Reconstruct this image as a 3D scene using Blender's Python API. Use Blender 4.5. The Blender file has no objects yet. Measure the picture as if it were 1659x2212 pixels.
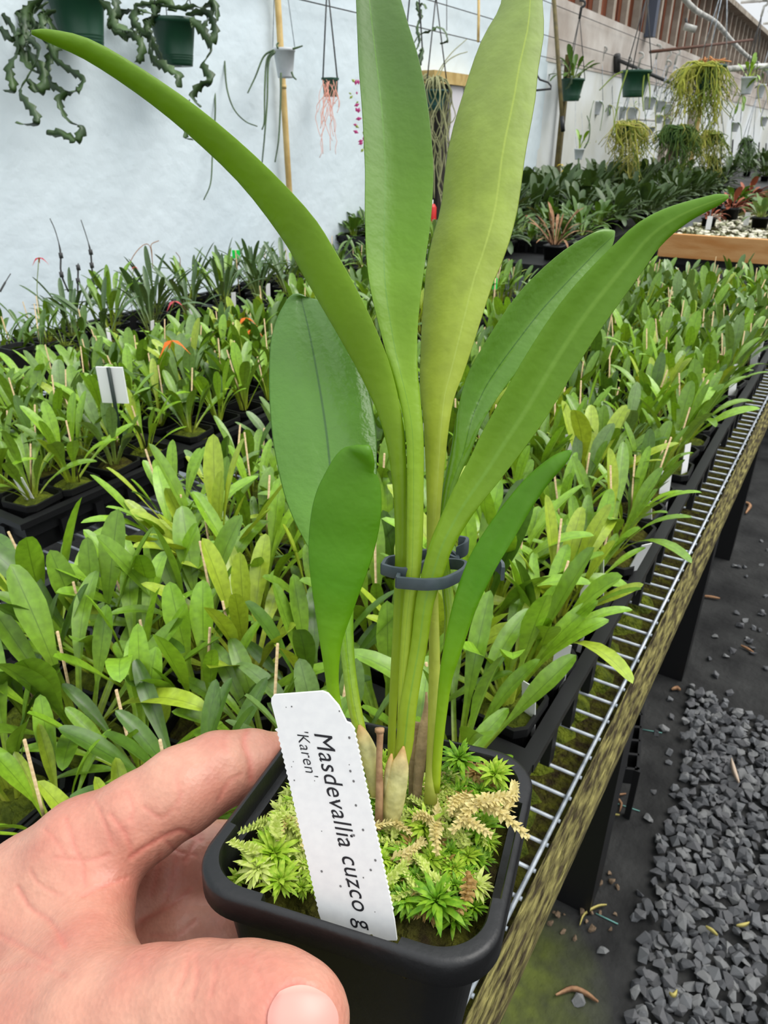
import bpy, bmesh, math, random
import numpy as np
from mathutils import Vector, Matrix
from mathutils.bvhtree import BVHTree
random.seed(11); rng = np.random.default_rng(11)
SC = bpy.context.scene
COL = SC.collection

# ------------------------------------------------------------------ camera
IW, IH, FPX = 1659.0, 2212.0, 1550.0
CAM = np.array([0.0, 0.0, 1.28])
PITCH = math.atan((IH/2-290)/FPX)
YAW = math.atan((1900-IW/2)/(FPX/math.cos(PITCH)))
FW = np.array([-math.sin(YAW)*math.cos(PITCH), math.cos(YAW)*math.cos(PITCH), -math.sin(PITCH)])
RT = np.array([math.cos(YAW), math.sin(YAW), 0.0])
UP = np.cross(RT, FW)
cd = bpy.data.cameras.new('camera'); cam = bpy.data.objects.new('camera', cd); COL.objects.link(cam)
cd.sensor_fit = 'VERTICAL'; cd.sensor_height = 36.0; cd.lens = FPX/IH*36.0
cd.clip_start = 0.01; cd.clip_end = 200
cam.matrix_world = Matrix(((RT[0], UP[0], -FW[0], CAM[0]), (RT[1], UP[1], -FW[1], CAM[1]), (RT[2], UP[2], -FW[2], CAM[2]), (0, 0, 0, 1)))
cd.dof.use_dof = True; cd.dof.focus_distance = 0.19; cd.dof.aperture_fstop = 60
SC.camera = cam

# ------------------------------------------------------------------ light: overcast daylight through a clear roof
w = bpy.data.worlds.new('overcast_sky'); SC.world = w; w.use_nodes = True
bg = w.node_tree.nodes['Background']; bg.inputs[0].default_value = (0.93, 0.97, 1.0, 1); bg.inputs[1].default_value = 1.0
wt_ = w.node_tree; tcw = wt_.nodes.new('ShaderNodeTexCoord'); spw = wt_.nodes.new('ShaderNodeSeparateXYZ'); mrw = wt_.nodes.new('ShaderNodeMapRange')   # overcast: zenith three times the horizon
mrw.inputs[1].default_value = 0; mrw.inputs[2].default_value = 1; mrw.inputs[3].default_value = .52; mrw.inputs[4].default_value = 1.56
wt_.links.new(tcw.outputs['Generated'], spw.inputs[0]); wt_.links.new(spw.outputs[2], mrw.inputs[0]); wt_.links.new(mrw.outputs[0], bg.inputs[1])
sd = bpy.data.lights.new('soft_sun', 'SUN'); sd.energy = 1.7; sd.angle = math.radians(38); sd.color = (1, 0.97, 0.92)
sun = bpy.data.objects.new('soft_sun', sd); COL.objects.link(sun)
sun.rotation_euler = (math.radians(-18), math.radians(30), 0)
SC.view_settings.view_transform = 'Standard'; SC.view_settings.look = 'None'
SC.view_settings.gamma = 1.0; SC.view_settings.use_curve_mapping = False
SC.view_settings.exposure = 0.54
SC.cycles.use_adaptive_sampling = True; SC.cycles.adaptive_threshold = 0.03; SC.cycles.max_bounces = 5; SC.cycles.diffuse_bounces = 3; SC.cycles.glossy_bounces = 2; SC.cycles.transmission_bounces = 4

# ------------------------------------------------------------------ helpers
def ray(x, y): return FW+RT*(x-IW/2)/FPX-UP*(y-IH/2)/FPX
def P(x, y, d): return CAM+ray(x, y)*d
def PZ(x, y, z): r = ray(x, y); return CAM+r*((z-CAM[2])/r[2])
def PX(x, y, X): r = ray(x, y); return CAM+r*(X/r[0])
def depth(p): return float((np.asarray(p)-CAM)@FW)
def pix(p):
    q = np.asarray(p)-CAM; d = q@FW
    return IW/2+FPX*(q@RT)/d, IH/2-FPX*(q@UP)/d, d
def lin(r, g, b):
    f = lambda c: (c/255/12.92 if c/255 <= .04045 else ((c/255+.055)/1.055)**2.4)
    return (f(r), f(g), f(b), 1)

def mat(name, col, rough=.5, spec=.4, noise=None, scale=20, bump=0, bscale=60, metal=0, trans=0, sss=0, detail=4, coord='Object', nfac=(.35, .65), stretch=None):
    m = bpy.data.materials.new(name); m.use_nodes = True; nt = m.node_tree; b = nt.nodes['Principled BSDF']
    b.inputs['Base Color'].default_value = col; b.inputs['Roughness'].default_value = rough
    b.inputs['Specular IOR Level'].default_value = spec; b.inputs['Metallic'].default_value = metal
    tc = nt.nodes.new('ShaderNodeTexCoord'); vec = tc.outputs[coord]
    if stretch:
        mp = nt.nodes.new('ShaderNodeMapping'); mp.inputs['Scale'].default_value = stretch
        nt.links.new(vec, mp.inputs[0]); vec = mp.outputs[0]
    csock = None
    if noise:
        n = nt.nodes.new('ShaderNodeTexNoise'); n.inputs['Scale'].default_value = scale; n.inputs['Detail'].default_value = detail
        nt.links.new(vec, n.inputs['Vector'])
        r = nt.nodes.new('ShaderNodeValToRGB'); e = r.color_ramp.elements
        e[0].position = nfac[0]; e[0].color = col; e[1].position = nfac[1]; e[1].color = noise
        nt.links.new(n.outputs['Fac'], r.inputs[0]); nt.links.new(r.outputs[0], b.inputs['Base Color']); csock = r.outputs[0]
    if bump:
        n2 = nt.nodes.new('ShaderNodeTexNoise'); n2.inputs['Scale'].default_value = bscale; n2.inputs['Detail'].default_value = 5
        nt.links.new(vec, n2.inputs['Vector'])
        bp = nt.nodes.new('ShaderNodeBump'); bp.inputs['Strength'].default_value = bump; bp.inputs['Distance'].default_value = .01
        nt.links.new(n2.outputs['Fac'], bp.inputs['Height']); nt.links.new(bp.outputs[0], b.inputs['Normal'])
    if sss:
        b.inputs['Subsurface Weight'].default_value = sss
    if trans:
        add_translucent(nt, b, csock, col, trans)
    return m
def add_translucent(nt, b, csock, col, fac):
    t = nt.nodes.new('ShaderNodeBsdfTranslucent'); t.inputs[0].default_value = col
    if csock: nt.links.new(csock, t.inputs[0])
    mx = nt.nodes.new('ShaderNodeMixShader'); mx.inputs[0].default_value = fac
    out = nt.nodes['Material Output']
    nt.links.new(b.outputs[0], mx.inputs[1]); nt.links.new(t.outputs[0], mx.inputs[2]); nt.links.new(mx.outputs[0], out.inputs[0])

def leafmat(name, stops, rough=.42, mid=None, midpos=.5, midw=.012, trans=.25, bump=.12, bscale=350, spec=.45, mottle=.12, mscale=60):
    """colour along the leaf (UV v), a midrib line (UV u), light mottling"""
    m = bpy.data.materials.new(name); m.use_nodes = True; nt = m.node_tree; b = nt.nodes['Principled BSDF']; L = nt.links.new
    b.inputs['Roughness'].default_value = rough; b.inputs['Specular IOR Level'].default_value = spec
    uv = nt.nodes.new('ShaderNodeUVMap'); sp = nt.nodes.new('ShaderNodeSeparateXYZ'); L(uv.outputs[0], sp.inputs[0])
    r = nt.nodes.new('ShaderNodeValToRGB'); e = r.color_ramp.elements
    e[0].position, e[0].color = stops[0]; e[1].position, e[1].color = stops[-1]
    for s in stops[1:-1]:
        x = e.new(s[0]); x.color = s[1]
    L(sp.outputs[1], r.inputs[0]); c = r.outputs[0]
    tc = nt.nodes.new('ShaderNodeTexCoord'); n = nt.nodes.new('ShaderNodeTexNoise'); n.inputs['Scale'].default_value = mscale; n.inputs['Detail'].default_value = 6
    L(tc.outputs['Object'], n.inputs['Vector'])
    mr = nt.nodes.new('ShaderNodeMapRange'); mr.inputs[1].default_value = .3; mr.inputs[2].default_value = .7; mr.inputs[3].default_value = 1-mottle; mr.inputs[4].default_value = 1+mottle
    L(n.outputs['Fac'], mr.inputs[0])
    mu = nt.nodes.new('ShaderNodeVectorMath'); mu.operation = 'SCALE'; L(c, mu.inputs[0]); L(mr.outputs[0], mu.inputs['Scale']); c = mu.outputs[0]
    if mid:
        s = nt.nodes.new('ShaderNodeMath'); s.operation = 'SUBTRACT'; s.inputs[1].default_value = midpos; L(sp.outputs[0], s.inputs[0])
        a = nt.nodes.new('ShaderNodeMath'); a.operation = 'ABSOLUTE'; L(s.outputs[0], a.inputs[0])
        k = nt.nodes.new('ShaderNodeMapRange'); k.inputs[1].default_value = midw*.5; k.inputs[2].default_value = midw*1.6; k.inputs[3].default_value = .85; k.inputs[4].default_value = 0
        L(a.outputs[0], k.inputs[0])
        mx = nt.nodes.new('ShaderNodeMix'); mx.data_type = 'RGBA'; L(k.outputs[0], mx.inputs[0]); L(c, mx.inputs[6]); mx.inputs[7].default_value = mid; c = mx.outputs[2]
    L(c, b.inputs['Base Color'])
    if bump:
        n2 = nt.nodes.new('ShaderNodeTexNoise'); n2.inputs['Scale'].default_value = bscale; L(tc.outputs['Object'], n2.inputs['Vector'])
        bp = nt.nodes.new('ShaderNodeBump'); bp.inputs['Strength'].default_value = bump; bp.inputs['Distance'].default_value = .002
        L(n2.outputs['Fac'], bp.inputs['Height']); L(bp.outputs[0], b.inputs['Normal'])
    if trans:
        tv_ = nt.nodes.new('ShaderNodeVectorMath'); tv_.operation = 'MULTIPLY'; tv_.inputs[1].default_value = (1.75, 1.5, .7); L(c, tv_.inputs[0])
        add_translucent(nt, b, tv_.outputs[0], (1, 1, 1, 1), trans)
    return m

class MB:
    """collects verts / faces / uvs, then links ONE mesh object"""
    def __init__(s): s.v = []; s.f = []; s.uv = {}
    def add(s, vs, fs):
        o = len(s.v); s.v.extend([tuple(map(float, q)) for q in vs]); s.f.extend([tuple(i+o for i in f) for f in fs]); return o
    def box(s, c, h, M=None):
        M = np.eye(3) if M is None else np.asarray(M)
        vs = [np.asarray(c)+M@np.array([h[0]*a, h[1]*b, h[2]*d]) for a in (-1, 1) for b in (-1, 1) for d in (-1, 1)]
        s.add(vs, [(0, 1, 3, 2), (4, 6, 7, 5), (0, 4, 5, 1), (2, 3, 7, 6), (0, 2, 6, 4), (1, 5, 7, 3)])
    def tube(s, pts, r, n=8, cap=True):
        pts = [np.asarray(p, float) for p in pts]; m = len(pts); rs = [r]*m if np.isscalar(r) else r
        T = [pts[min(i+1, m-1)]-pts[max(i-1, 0)] for i in range(m)]
        T = [t/(np.linalg.norm(t)+1e-12) for t in T]
        a = np.array([0, 0, 1.0]) if abs(T[0][2]) < .9 else np.array([1.0, 0, 0])
        nx = np.cross(T[0], a); nx /= np.linalg.norm(nx); vs = []
        for i in range(m):
            nx = nx-T[i]*(nx@T[i]); nx /= np.linalg.norm(nx)+1e-12; ny = np.cross(T[i], nx)
            for k in range(n):
                th = 2*math.pi*k/n; vs.append(pts[i]+rs[i]*(nx*math.cos(th)+ny*math.sin(th)))
        fs = [(i*n+k, i*n+(k+1) % n, (i+1)*n+(k+1) % n, (i+1)*n+k) for i in range(m-1) for k in range(n)]
        if cap: fs += [tuple(range(n-1, -1, -1)), tuple((m-1)*n+k for k in range(n))]
        s.add(vs, fs)
    def lathe(s, prof, n=24, o=(0, 0, 0)):
        o = np.asarray(o); vs = []; m = len(prof)
        for r, z in prof:
            for k in range(n):
                th = 2*math.pi*k/n; vs.append(o+np.array([r*math.cos(th), r*math.sin(th), z]))
        s.add(vs, [(i*n+k, i*n+(k+1) % n, (i+1)*n+(k+1) % n, (i+1)*n+k) for i in range(m-1) for k in range(n)])
    def mesh(s, name, m, smooth=True):
        me = bpy.data.meshes.new(name); me.from_pydata(s.v, [], s.f)
        if m is not None:
            for x in (m if isinstance(m, (list, tuple)) else [m]): me.materials.append(x)
        if smooth: me.polygons.foreach_set('use_smooth', [True]*len(me.polygons))
        me.update(); return me
    def build(s, name, m, parent=None, smooth=True, world=False):
        return link(name, s.mesh(name, m, smooth), parent, world)
def link(name, me, parent=None, world=False):
    o = bpy.data.objects.new(name, me); COL.objects.link(o)
    if parent is not None:
        o.parent = parent
        if world: o.matrix_parent_inverse = parent.matrix_basis.inverted()
    return o
def auto(o, deg=40):
    me = o.data
    me.polygons.foreach_set('use_smooth', [True]*len(me.polygons))
    bm = bmesh.new(); bm.from_mesh(me)
    for e in bm.edges:
        if len(e.link_faces) == 2 and e.calc_face_angle(0) > math.radians(deg): e.smooth = False
    bm.to_mesh(me); bm.free(); return o
def empty(name, loc=(0, 0, 0), rz=0):
    o = bpy.data.objects.new(name, None); COL.objects.link(o); o.location = tuple(map(float, loc)); o.rotation_euler = (0, 0, rz); o.empty_display_size = .02
    return o
def tag(o, label=None, cat=None, group=None, kind=None):
    if label: o['label'] = label
    if cat: o['category'] = cat
    if group: o['group'] = group
    if kind: o['kind'] = kind
    return o
def cr(pts, n):
    """Catmull-Rom resample"""
    p = np.asarray(pts, float); p = np.vstack([2*p[0]-p[1], p, 2*p[-1]-p[-2]]); m = len(p)-3
    out = []
    for t in np.linspace(0, m-1e-9, n):
        i = int(t); u = t-i; a, b, c, d = p[i:i+4]
        out.append(.5*((2*b)+(-a+c)*u+(2*a-5*b+4*c-d)*u*u+(-a+3*b-3*c+d)*u**3))
    return np.array(out)
def smoothnoise(n, k, amp):
    x = rng.normal(size=k); return amp*np.interp(np.linspace(0, k-1, n), np.arange(k), x)

# ------------------------------------------------------------------ materials
M = {}
M['black'] = mat('black_plastic', lin(19, 19, 20), .4, .4, lin(14, 14, 15), 40, bump=.05, bscale=300)
M['black_tray'] = mat('black_tray_plastic', lin(15, 15, 16), .45, .4)
M['potbase'] = mat('dark_pot', lin(14, 14, 14), .5, .35)
M['wire'] = mat('galvanised_wire', lin(188, 194, 200), .45, .5, lin(130, 138, 145), 60, metal=.35)
M['wood'] = mat('mossy_bench_wood', lin(58, 50, 34), .9, .2, lin(146, 138, 82), 130, bump=.8, bscale=120, stretch=(3, .35, 3), nfac=(.4, .7), detail=9)
M['orange_wood'] = mat('orange_stained_board', lin(176, 120, 66), .8, .2, lin(196, 150, 98), 5, bump=.2, stretch=(1, 6, 6))
M['film'] = mat('white_plastic_film', lin(219, 230, 235), .38, .35, lin(208, 221, 227), 1.2, bump=.5, bscale=14)
M['concrete'] = mat('bare_concrete', lin(172, 160, 150), .9, .2, lin(205, 198, 190), 3, bump=.25, bscale=40)
M['paint'] = mat('white_painted_wall', lin(226, 230, 232), .7, .2, lin(205, 205, 196), 1.7, bump=.1, bscale=20)
M['siding'] = mat('brown_siding', lin(128, 72, 46), .85, .2, lin(96, 54, 38), 6, stretch=(1, 1, .15))
M['batten'] = mat('pale_batten', lin(176, 166, 152), .85, .2, lin(140, 128, 114), 6)
M['pipe'] = mat('white_pipe', lin(214, 212, 205), .6, .3, lin(150, 148, 142), 9)
M['darkmetal'] = mat('dark_metal', lin(58, 58, 58), .6, .4)
M['rust'] = mat('rusty_rod', lin(86, 56, 42), .8, .3)
M['fabric'] = mat('weed_fabric', lin(26, 26, 26), .9, .2, lin(50, 50, 49), 9, bump=.5, bscale=70, nfac=(.3, .7))
M['greendark'] = mat('green_pot_plastic', lin(24, 66, 46), .4, .45)
M['whitepot'] = mat('white_pot_plastic', lin(206, 210, 212), .5, .4, lin(180, 184, 188), 14)
M['bamboo'] = mat('bamboo', lin(200, 172, 112), .6, .35, lin(176, 146, 86), 20)
M['oldbamboo'] = mat('weathered_bamboo', lin(104, 92, 52), .7, .3, lin(76, 68, 42), 20)
M['skewer'] = mat('bamboo_skewer', lin(206, 184, 142), .7, .3, lin(180, 154, 112), 40)
M['tagwhite'] = mat('white_tag', lin(232, 232, 230), .5, .4)
M['tagdark'] = mat('tag_pen', lin(40, 40, 40), .7, .2)
M['neon'] = mat('neon_green_tag', lin(20, 226, 84), .5, .4)
M['moss'] = mat('bench_moss', lin(120, 132, 34), .9, .2, lin(74, 86, 22), 90, bump=1, bscale=260, trans=.1)
M['soil'] = mat('dark_compost', lin(48, 40, 24), .95, .1, lin(84, 84, 28), 120, bump=1, bscale=200)
M['stone'] = [mat('gravel_stone_%d' % i, c, .75, .35, d, 40, bump=.3, bscale=120) for i, (c, d) in enumerate([
    (lin(90, 90, 91), lin(74, 74, 76)), (lin(102, 103, 104), lin(86, 87, 89)), (lin(74, 75, 77), lin(60, 61, 63)), (lin(116, 116, 115), lin(96, 97, 97))])]
M['deadleaf'] = mat('dead_leaf', lin(126, 92, 68), .8, .2, lin(160, 124, 92), 60)
M['straw'] = mat('straw_leaf', lin(170, 158, 92), .8, .2)
M['orange'] = mat('orange_petal', lin(240, 120, 40), .5, .3, trans=.35)
M['orangestem'] = mat('orange_stem', lin(206, 140, 84), .6, .3)
M['red'] = mat('red_petal', lin(190, 40, 60), .5, .3, trans=.3)
M['pink'] = mat('pink_petal', lin(214, 92, 100), .5, .3, trans=.3)
M['yellow'] = mat('yellow_petal', lin(238, 206, 30), .5, .3, trans=.3)
M['magenta'] = mat('magenta_petal', lin(176, 56, 116), .5, .3, trans=.3)
M['epi'] = mat('wavy_stem_green', lin(72, 98, 50), .42, .45, lin(44, 64, 36), 16)
M['rhip'] = [mat('trailing_stem_%d' % i, c, .6, .3, trans=.2) for i, c in enumerate([lin(168, 172, 60), lin(120, 138, 50), lin(190, 184, 96), lin(78, 110, 44)])]
M['greystem'] = mat('grey_trailing_stem', lin(150, 150, 108), .6, .3)
M['rootpink'] = mat('pink_aerial_root', lin(212, 150, 132), .7, .3)
G = lambda *a: lin(*a)
def small(name, base, midc, tip, tr=.11, rough=.36):
    return leafmat(name, [(0, base), (.4, midc), (1, tip)], rough, mid=tuple(np.array(tip)*.6), midw=.018, trans=tr, bump=0, mottle=.2, mscale=25, spec=.55)
SM = [small('seedling_leaf_mid', G(166, 176, 60), G(114, 148, 38), G(98, 134, 36)),
      small('seedling_leaf_bright', G(172, 188, 62), G(134, 170, 42), G(116, 158, 38)),
      small('seedling_leaf_grey', G(148, 164, 70), G(108, 138, 68), G(100, 128, 68)),
      small('seedling_leaf_dark', G(128, 146, 44), G(80, 114, 30), G(66, 98, 28)),
      small('seedling_leaf_yellow', G(180, 186, 76), G(154, 172, 50), G(144, 166, 46))]
M['darkstrap'] = small('dark_strap_leaf', G(128, 144, 74), G(80, 106, 56), G(66, 92, 52))
M['deepleaf'] = small('deep_green_leaf', G(72, 92, 40), G(58, 82, 34), G(62, 86, 38), .1, .5)

# ------------------------------------------------------------------ the setting
WX = -2.15
mb = MB(); mb.add([(-2.6, -3, 0), (6, -3, 0), (6, 24, 0), (-2.6, 24, 0)], [(0, 1, 2, 3)])
floor = tag(mb.build('floor', M['fabric'], smooth=False), kind='structure', label='black weed fabric floor beneath the benches')
nt = M['fabric'].node_tree   # a green algae film on the cloth beneath the near bench corner
b = nt.nodes['Principled BSDF']; tc = nt.nodes.new('ShaderNodeTexCoord')
vm = nt.nodes.new('ShaderNodeVectorMath'); vm.operation = 'DISTANCE'; vm.inputs[1].default_value = (-.21, .70, 0); nt.links.new(tc.outputs['Object'], vm.inputs[0])
mr = nt.nodes.new('ShaderNodeMapRange'); mr.inputs[1].default_value = .02; mr.inputs[2].default_value = .2; mr.inputs[3].default_value = .9; mr.inputs[4].default_value = 0; nt.links.new(vm.outputs['Value'], mr.inputs[0])
nn = nt.nodes.new('ShaderNodeTexNoise'); nn.inputs['Scale'].default_value = 30; nt.links.new(tc.outputs['Object'], nn.inputs['Vector'])
mm = nt.nodes.new('ShaderNodeMath'); mm.operation = 'MULTIPLY'; nt.links.new(mr.outputs[0], mm.inputs[0]); nt.links.new(nn.outputs['Fac'], mm.inputs[1])
mx = nt.nodes.new('ShaderNodeMix'); mx.data_type = 'RGBA'; nt.links.new(mm.outputs[0], mx.inputs[0])
nt.links.new(b.inputs['Base Color'].links[0].from_socket, mx.inputs[6]); mx.inputs[7].default_value = lin(112, 124, 40); nt.links.new(mx.outputs[2], b.inputs['Base Color'])

def BA(x, y): return x+.0172*(y-.55)
# gravel: 300 stones in view as pieces of the floor, the rest as one mass
def hull(seed, n=11):
    r = np.random.default_rng(seed); bm = bmesh.new()
    for _ in range(n):
        v = r.normal(size=3); v /= np.linalg.norm(v); bm.verts.new(v*np.array([1, .78, .6])*r.uniform(.85, 1.1))
    bmesh.ops.convex_hull(bm, input=bm.verts)
    bmesh.ops.delete(bm, geom=[v for v in bm.verts if not v.link_faces], context='VERTS')
    me = bpy.data.meshes.new('stone'); bm.to_mesh(me); bm.free(); return me
stones = []
for k in range(12):
    me = hull(k+5); me.materials.append(M['stone'][k % 4]); stones.append(me)
def gravel_edge(y): return 9 if y > 1.63+.03*math.sin(y*40) else -.01-.075*max(0, y-.9)+.010*math.sin(y*11)
cand = []
gx, gy = np.meshgrid(np.arange(-.1, .95, .0195), np.arange(.4, 1.7, .0195))
for x, y in zip(gx.ravel(), gy.ravel()):
    x += rng.uniform(-.008, .008); y += rng.uniform(-.008, .008)
    if x < gravel_edge(y+.02*math.sin(x*17))+rng.normal()*.008: continue
    u, v, d = pix((x, y, .0))
    if -50 < u < 1800 and v < 2300: cand.append((d, x, y, u, v))
inside = sorted([c for c in cand if u and 0 < c[3] < 1659 and c[4] < 2212])
near = inside[:300]; nearset = set(near); rest = [c for c in cand if c not in nearset]
def stone_tf():
    s = rng.uniform(.0115, .0185); q = Matrix.Rotation(rng.uniform(0, 6.28), 4, 'Z') @ Matrix.Rotation(rng.uniform(-.5, .5), 4, 'X') @ Matrix.Rotation(rng.uniform(-.5, .5), 4, 'Y')
    return s, q
for d, x, y, u, v in near:
    o = link('stone', stones[rng.integers(12)], floor); s, q = stone_tf()
    o.matrix_basis = Matrix.Translation((x, y, s*.5+rng.uniform(0, .006))) @ q @ Matrix.Scale(s, 4)
def mass(name, metas, tfs, parent=None, kind='stuff', smooth=False):
    """join transformed copies of meshes into one object (materials kept)"""
    V = []; Fc = []; MI = []; UVs = []; mats = []; off = 0
    cache = {}
    for me, m in zip(metas, tfs):
        if me.name not in cache:
            n = len(me.vertices); co = np.empty(n*3); me.vertices.foreach_get('co', co)
            fs = [tuple(p.vertices) for p in me.polygons]
            mt = me.materials[0]
            if mt not in mats: mats.append(mt)
            uv = None
            if me.uv_layers:
                uv = np.empty(len(me.loops)*2); me.uv_layers[0].data.foreach_get('uv', uv)
            cache[me.name] = (co.reshape(-1, 3), fs, mats.index(mt), uv)
        co, fs, mi, uv = cache[me.name]; A = np.array(m)
        V.append(co@A[:3, :3].T+A[:3, 3]); Fc.extend([tuple(i+off for i in f) for f in fs]); MI.extend([mi]*len(fs))
        UVs.append(uv if uv is not None else np.zeros(sum(len(f) for f in fs)*2)); off += len(co)
    me = bpy.data.meshes.new(name); me.from_pydata(np.vstack(V).tolist(), [], Fc)
    for x in mats: me.materials.append(x)
    me.polygons.foreach_set('material_index', MI)
    if smooth: me.polygons.foreach_set('use_smooth', [True]*len(Fc))
    ul = me.uv_layers.new(name='UVMap'); ul.data.foreach_set('uv', np.concatenate(UVs))
    o = link(name, me, parent); o['kind'] = kind; return o
ms, ts = [], []
for d, x, y, u, v in rest:
    s, q = stone_tf(); ms.append(stones[rng.integers(12)]); ts.append(Matrix.Translation((x, y, s*.5+rng.uniform(0, .006))) @ q @ Matrix.Scale(s, 4))
for _ in range(1500):
    x = rng.uniform(-.08, .9); y = rng.uniform(.4, 1.6)
    if x < gravel_edge(y)+.02: continue
    s, q = stone_tf(); ms.append(stones[rng.integers(12)]); ts.append(Matrix.Translation((x, y, s*.2)) @ q @ Matrix.Scale(s, 4))
for _ in range(50):
    y = rng.uniform(1.66, 2.6); x = BA(-.02, y)+rng.normal()*.05+.02; s, q = stone_tf(); s *= .8; ms.append(stones[rng.integers(12)]); ts.append(Matrix.Translation((x, y, s*.4)) @ q @ Matrix.Scale(s, 4))
for _ in range(14):
    y = rng.uniform(.7, 1.6); x = gravel_edge(y)-abs(rng.normal())*.03; s, q = stone_tf(); s *= .8; ms.append(stones[rng.integers(12)]); ts.append(Matrix.Translation((x, y, s*.4)) @ q @ Matrix.Scale(s, 4))
mass('gravel', ms, ts, floor)

# left wall: film, then painted concrete with a bare band, then board siding
def panel(mb, y0, y1, z0, z1, x, t=.03): mb.box((x-t/2, (y0+y1)/2, (z0+z1)/2), (t/2, (y1-y0)/2, (z1-z0)/2))
wall = MB(); nY, nZ = 60, 36
vs = []; fs = []
for i in range(nY):
    for j in range(nZ):
        y = -2+7.75*i/(nY-1); z = 3.4*j/(nZ-1)
        vs.append((WX+.006*math.sin(y*9+z*2)*math.sin(z*3.1+y)+.004*rng.normal()*.4, y, z))
for i in range(nY-1):
    for j in range(nZ-1): fs.append((i*nZ+j, (i+1)*nZ+j, (i+1)*nZ+j+1, i*nZ+j+1))
wall.add(vs, fs)
wall_left = tag(wall.build('wall_left', M['film']), kind='structure', label='white plastic film stretched over the greenhouse wall')
mb = MB(); panel(mb, 5.72, 9.7, 0, 1.74, WX); mb.build('painted_wall', M['paint'], wall_left, False)
mb = MB(); panel(mb, 11.25, 22, 0, 1.74, WX); mb.build('painted_wall', M['paint'], wall_left, False)
mb = MB(); panel(mb, 9.7, 11.25, 1.35, 1.74, WX); mb.build('painted_wall', M['paint'], wall_left, False)
mb = MB(); panel(mb, 5.72, 22, 1.74, 2.13, WX+.005); mb.build('concrete_band', M['concrete'], wall_left, False)
mb = MB(); panel(mb, 9.65, 11.3, 0, 1.4, WX-.09); mb.build('door_recess', mat('dark_recess', lin(70, 52, 44), .9, .1), wall_left, False)
bmesh_board = MB(); bmesh_board.box((0, 0, .35), (.010, .0665, .35)); bme = bmesh_board.mesh('board', M['siding'], False)
bb2 = MB(); bb2.box((0, 0, .35), (.03, .036, .35)); bme2 = bb2.mesh('stud', M['batten'], False)
for i in range(118):
    o = link('board', bme, wall_left); o.location = (WX-.14+.008*(i % 2), 5.7+i*.14, 2.13)
for i in range(40):
    o = link('stud', bme2, wall_left); o.location = (WX-.10, 5.8+i*.415, 2.13)
mb = MB(); mb.box((WX-.05, 13.8, 2.86), (.09, 8.3, .03)); mb.build('top_plate', M['batten'], wall_left, False)
# door posts
for i, (y, t, m_) in enumerate([(9.72, .06, M['batten']), (11.1, .09, M['batten']), (11.45, .045, M['bamboo'])]):
    mb = MB(); mb.box((WX+.03, y, .8), (.04, t, .8)); o = mb.build('trim_%d' % (i+1), m_, smooth=False); tag(o, kind='structure', label=['pale door jamb left of the dark doorway', 'grey post right of the dark doorway', 'yellow wooden stud beside the doorway post'][i])
# wooden ledge with a white column behind the tall leaves
mb = MB(); mb.box((WX+.06, 4.15, 1.545), (.06, .33, .028)); tag(mb.build('trim_4', M['bamboo'], smooth=False), kind='structure', label='wooden ledge on the film wall above the white column')
mb = MB(); mb.box((WX+.05, 4.13, .76), (.05, .075, .755)); tag(mb.build('trim_5', mat('column_white', lin(208, 204, 208), .7, .2), smooth=False), kind='structure', label='white column under the wooden ledge')
mb = MB(); mb.box((WX+.045, 4.0, .76), (.045, .045, .755)); tag(mb.build('trim_6', mat('gap_shadow', lin(44, 40, 36), .8, .2), smooth=False), kind='structure', label='dark strip standing in for the shadowed gap beside the white column')  # dark box in place of the shadow in the gap left of the column
# steel post
pp = PX(1200, 400, -2.1); mb = MB(); mb.box((pp[0], pp[1], 1.0), (.018, .022, .8)); tag(mb.build('trim_7', M['oldbamboo'], smooth=False), kind='structure', label='thin olive wooden post in front of the white painted wall')
mb = MB(); mb.box((-2.1, 8.3, 2.5), (.04, .05, .4)); tag(mb.build('trim_8', mat('blue_grey_post', lin(84, 90, 104), .7, .3), smooth=False), kind='structure', label='blue-grey post between the brown siding boards')

# roof frame: purlins along the house, rafters, ties (white pipe)
roof = tag(empty('ceiling', (0, 8, 3.3)), kind='structure', label='open white pipe roof frame of the greenhouse')
def pipe(pts, r, m=None, parent=roof, name='pipe'):
    mb = MB(); mb.tube(pts, r, 8); return mb.build(name, m or M['pipe'], parent, True, True)
for x, z in [(-1.6, 3.35), (-.9, 3.6), (-.2, 3.85), (.6, 4.1), (1.5, 4.35)]: pipe([(x, 5.2, z), (x, 22, z)], .022)
for y in np.arange(6.2, 22, 1.25): pipe([(-2.15, y, 3.15), (-.2, y, 3.86), (2.0, y, 4.5)], .024)
for y in np.arange(8.1, 22, 2.6):
    pipe([(-2.15, y, 2.95), (2.0, y, 2.95)], .02)
    for a in (-1.6, -.6, .4): pipe([(a, y, 2.95), (a+.6, y, 3.35+.3*(a+1.6)), (a+1.0, y, 2.95)], .012)
for y in np.arange(7, 21, 2.6): pipe([(-1.6, y, 3.35), (-.2, y+1.3, 3.85)], .012)
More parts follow.
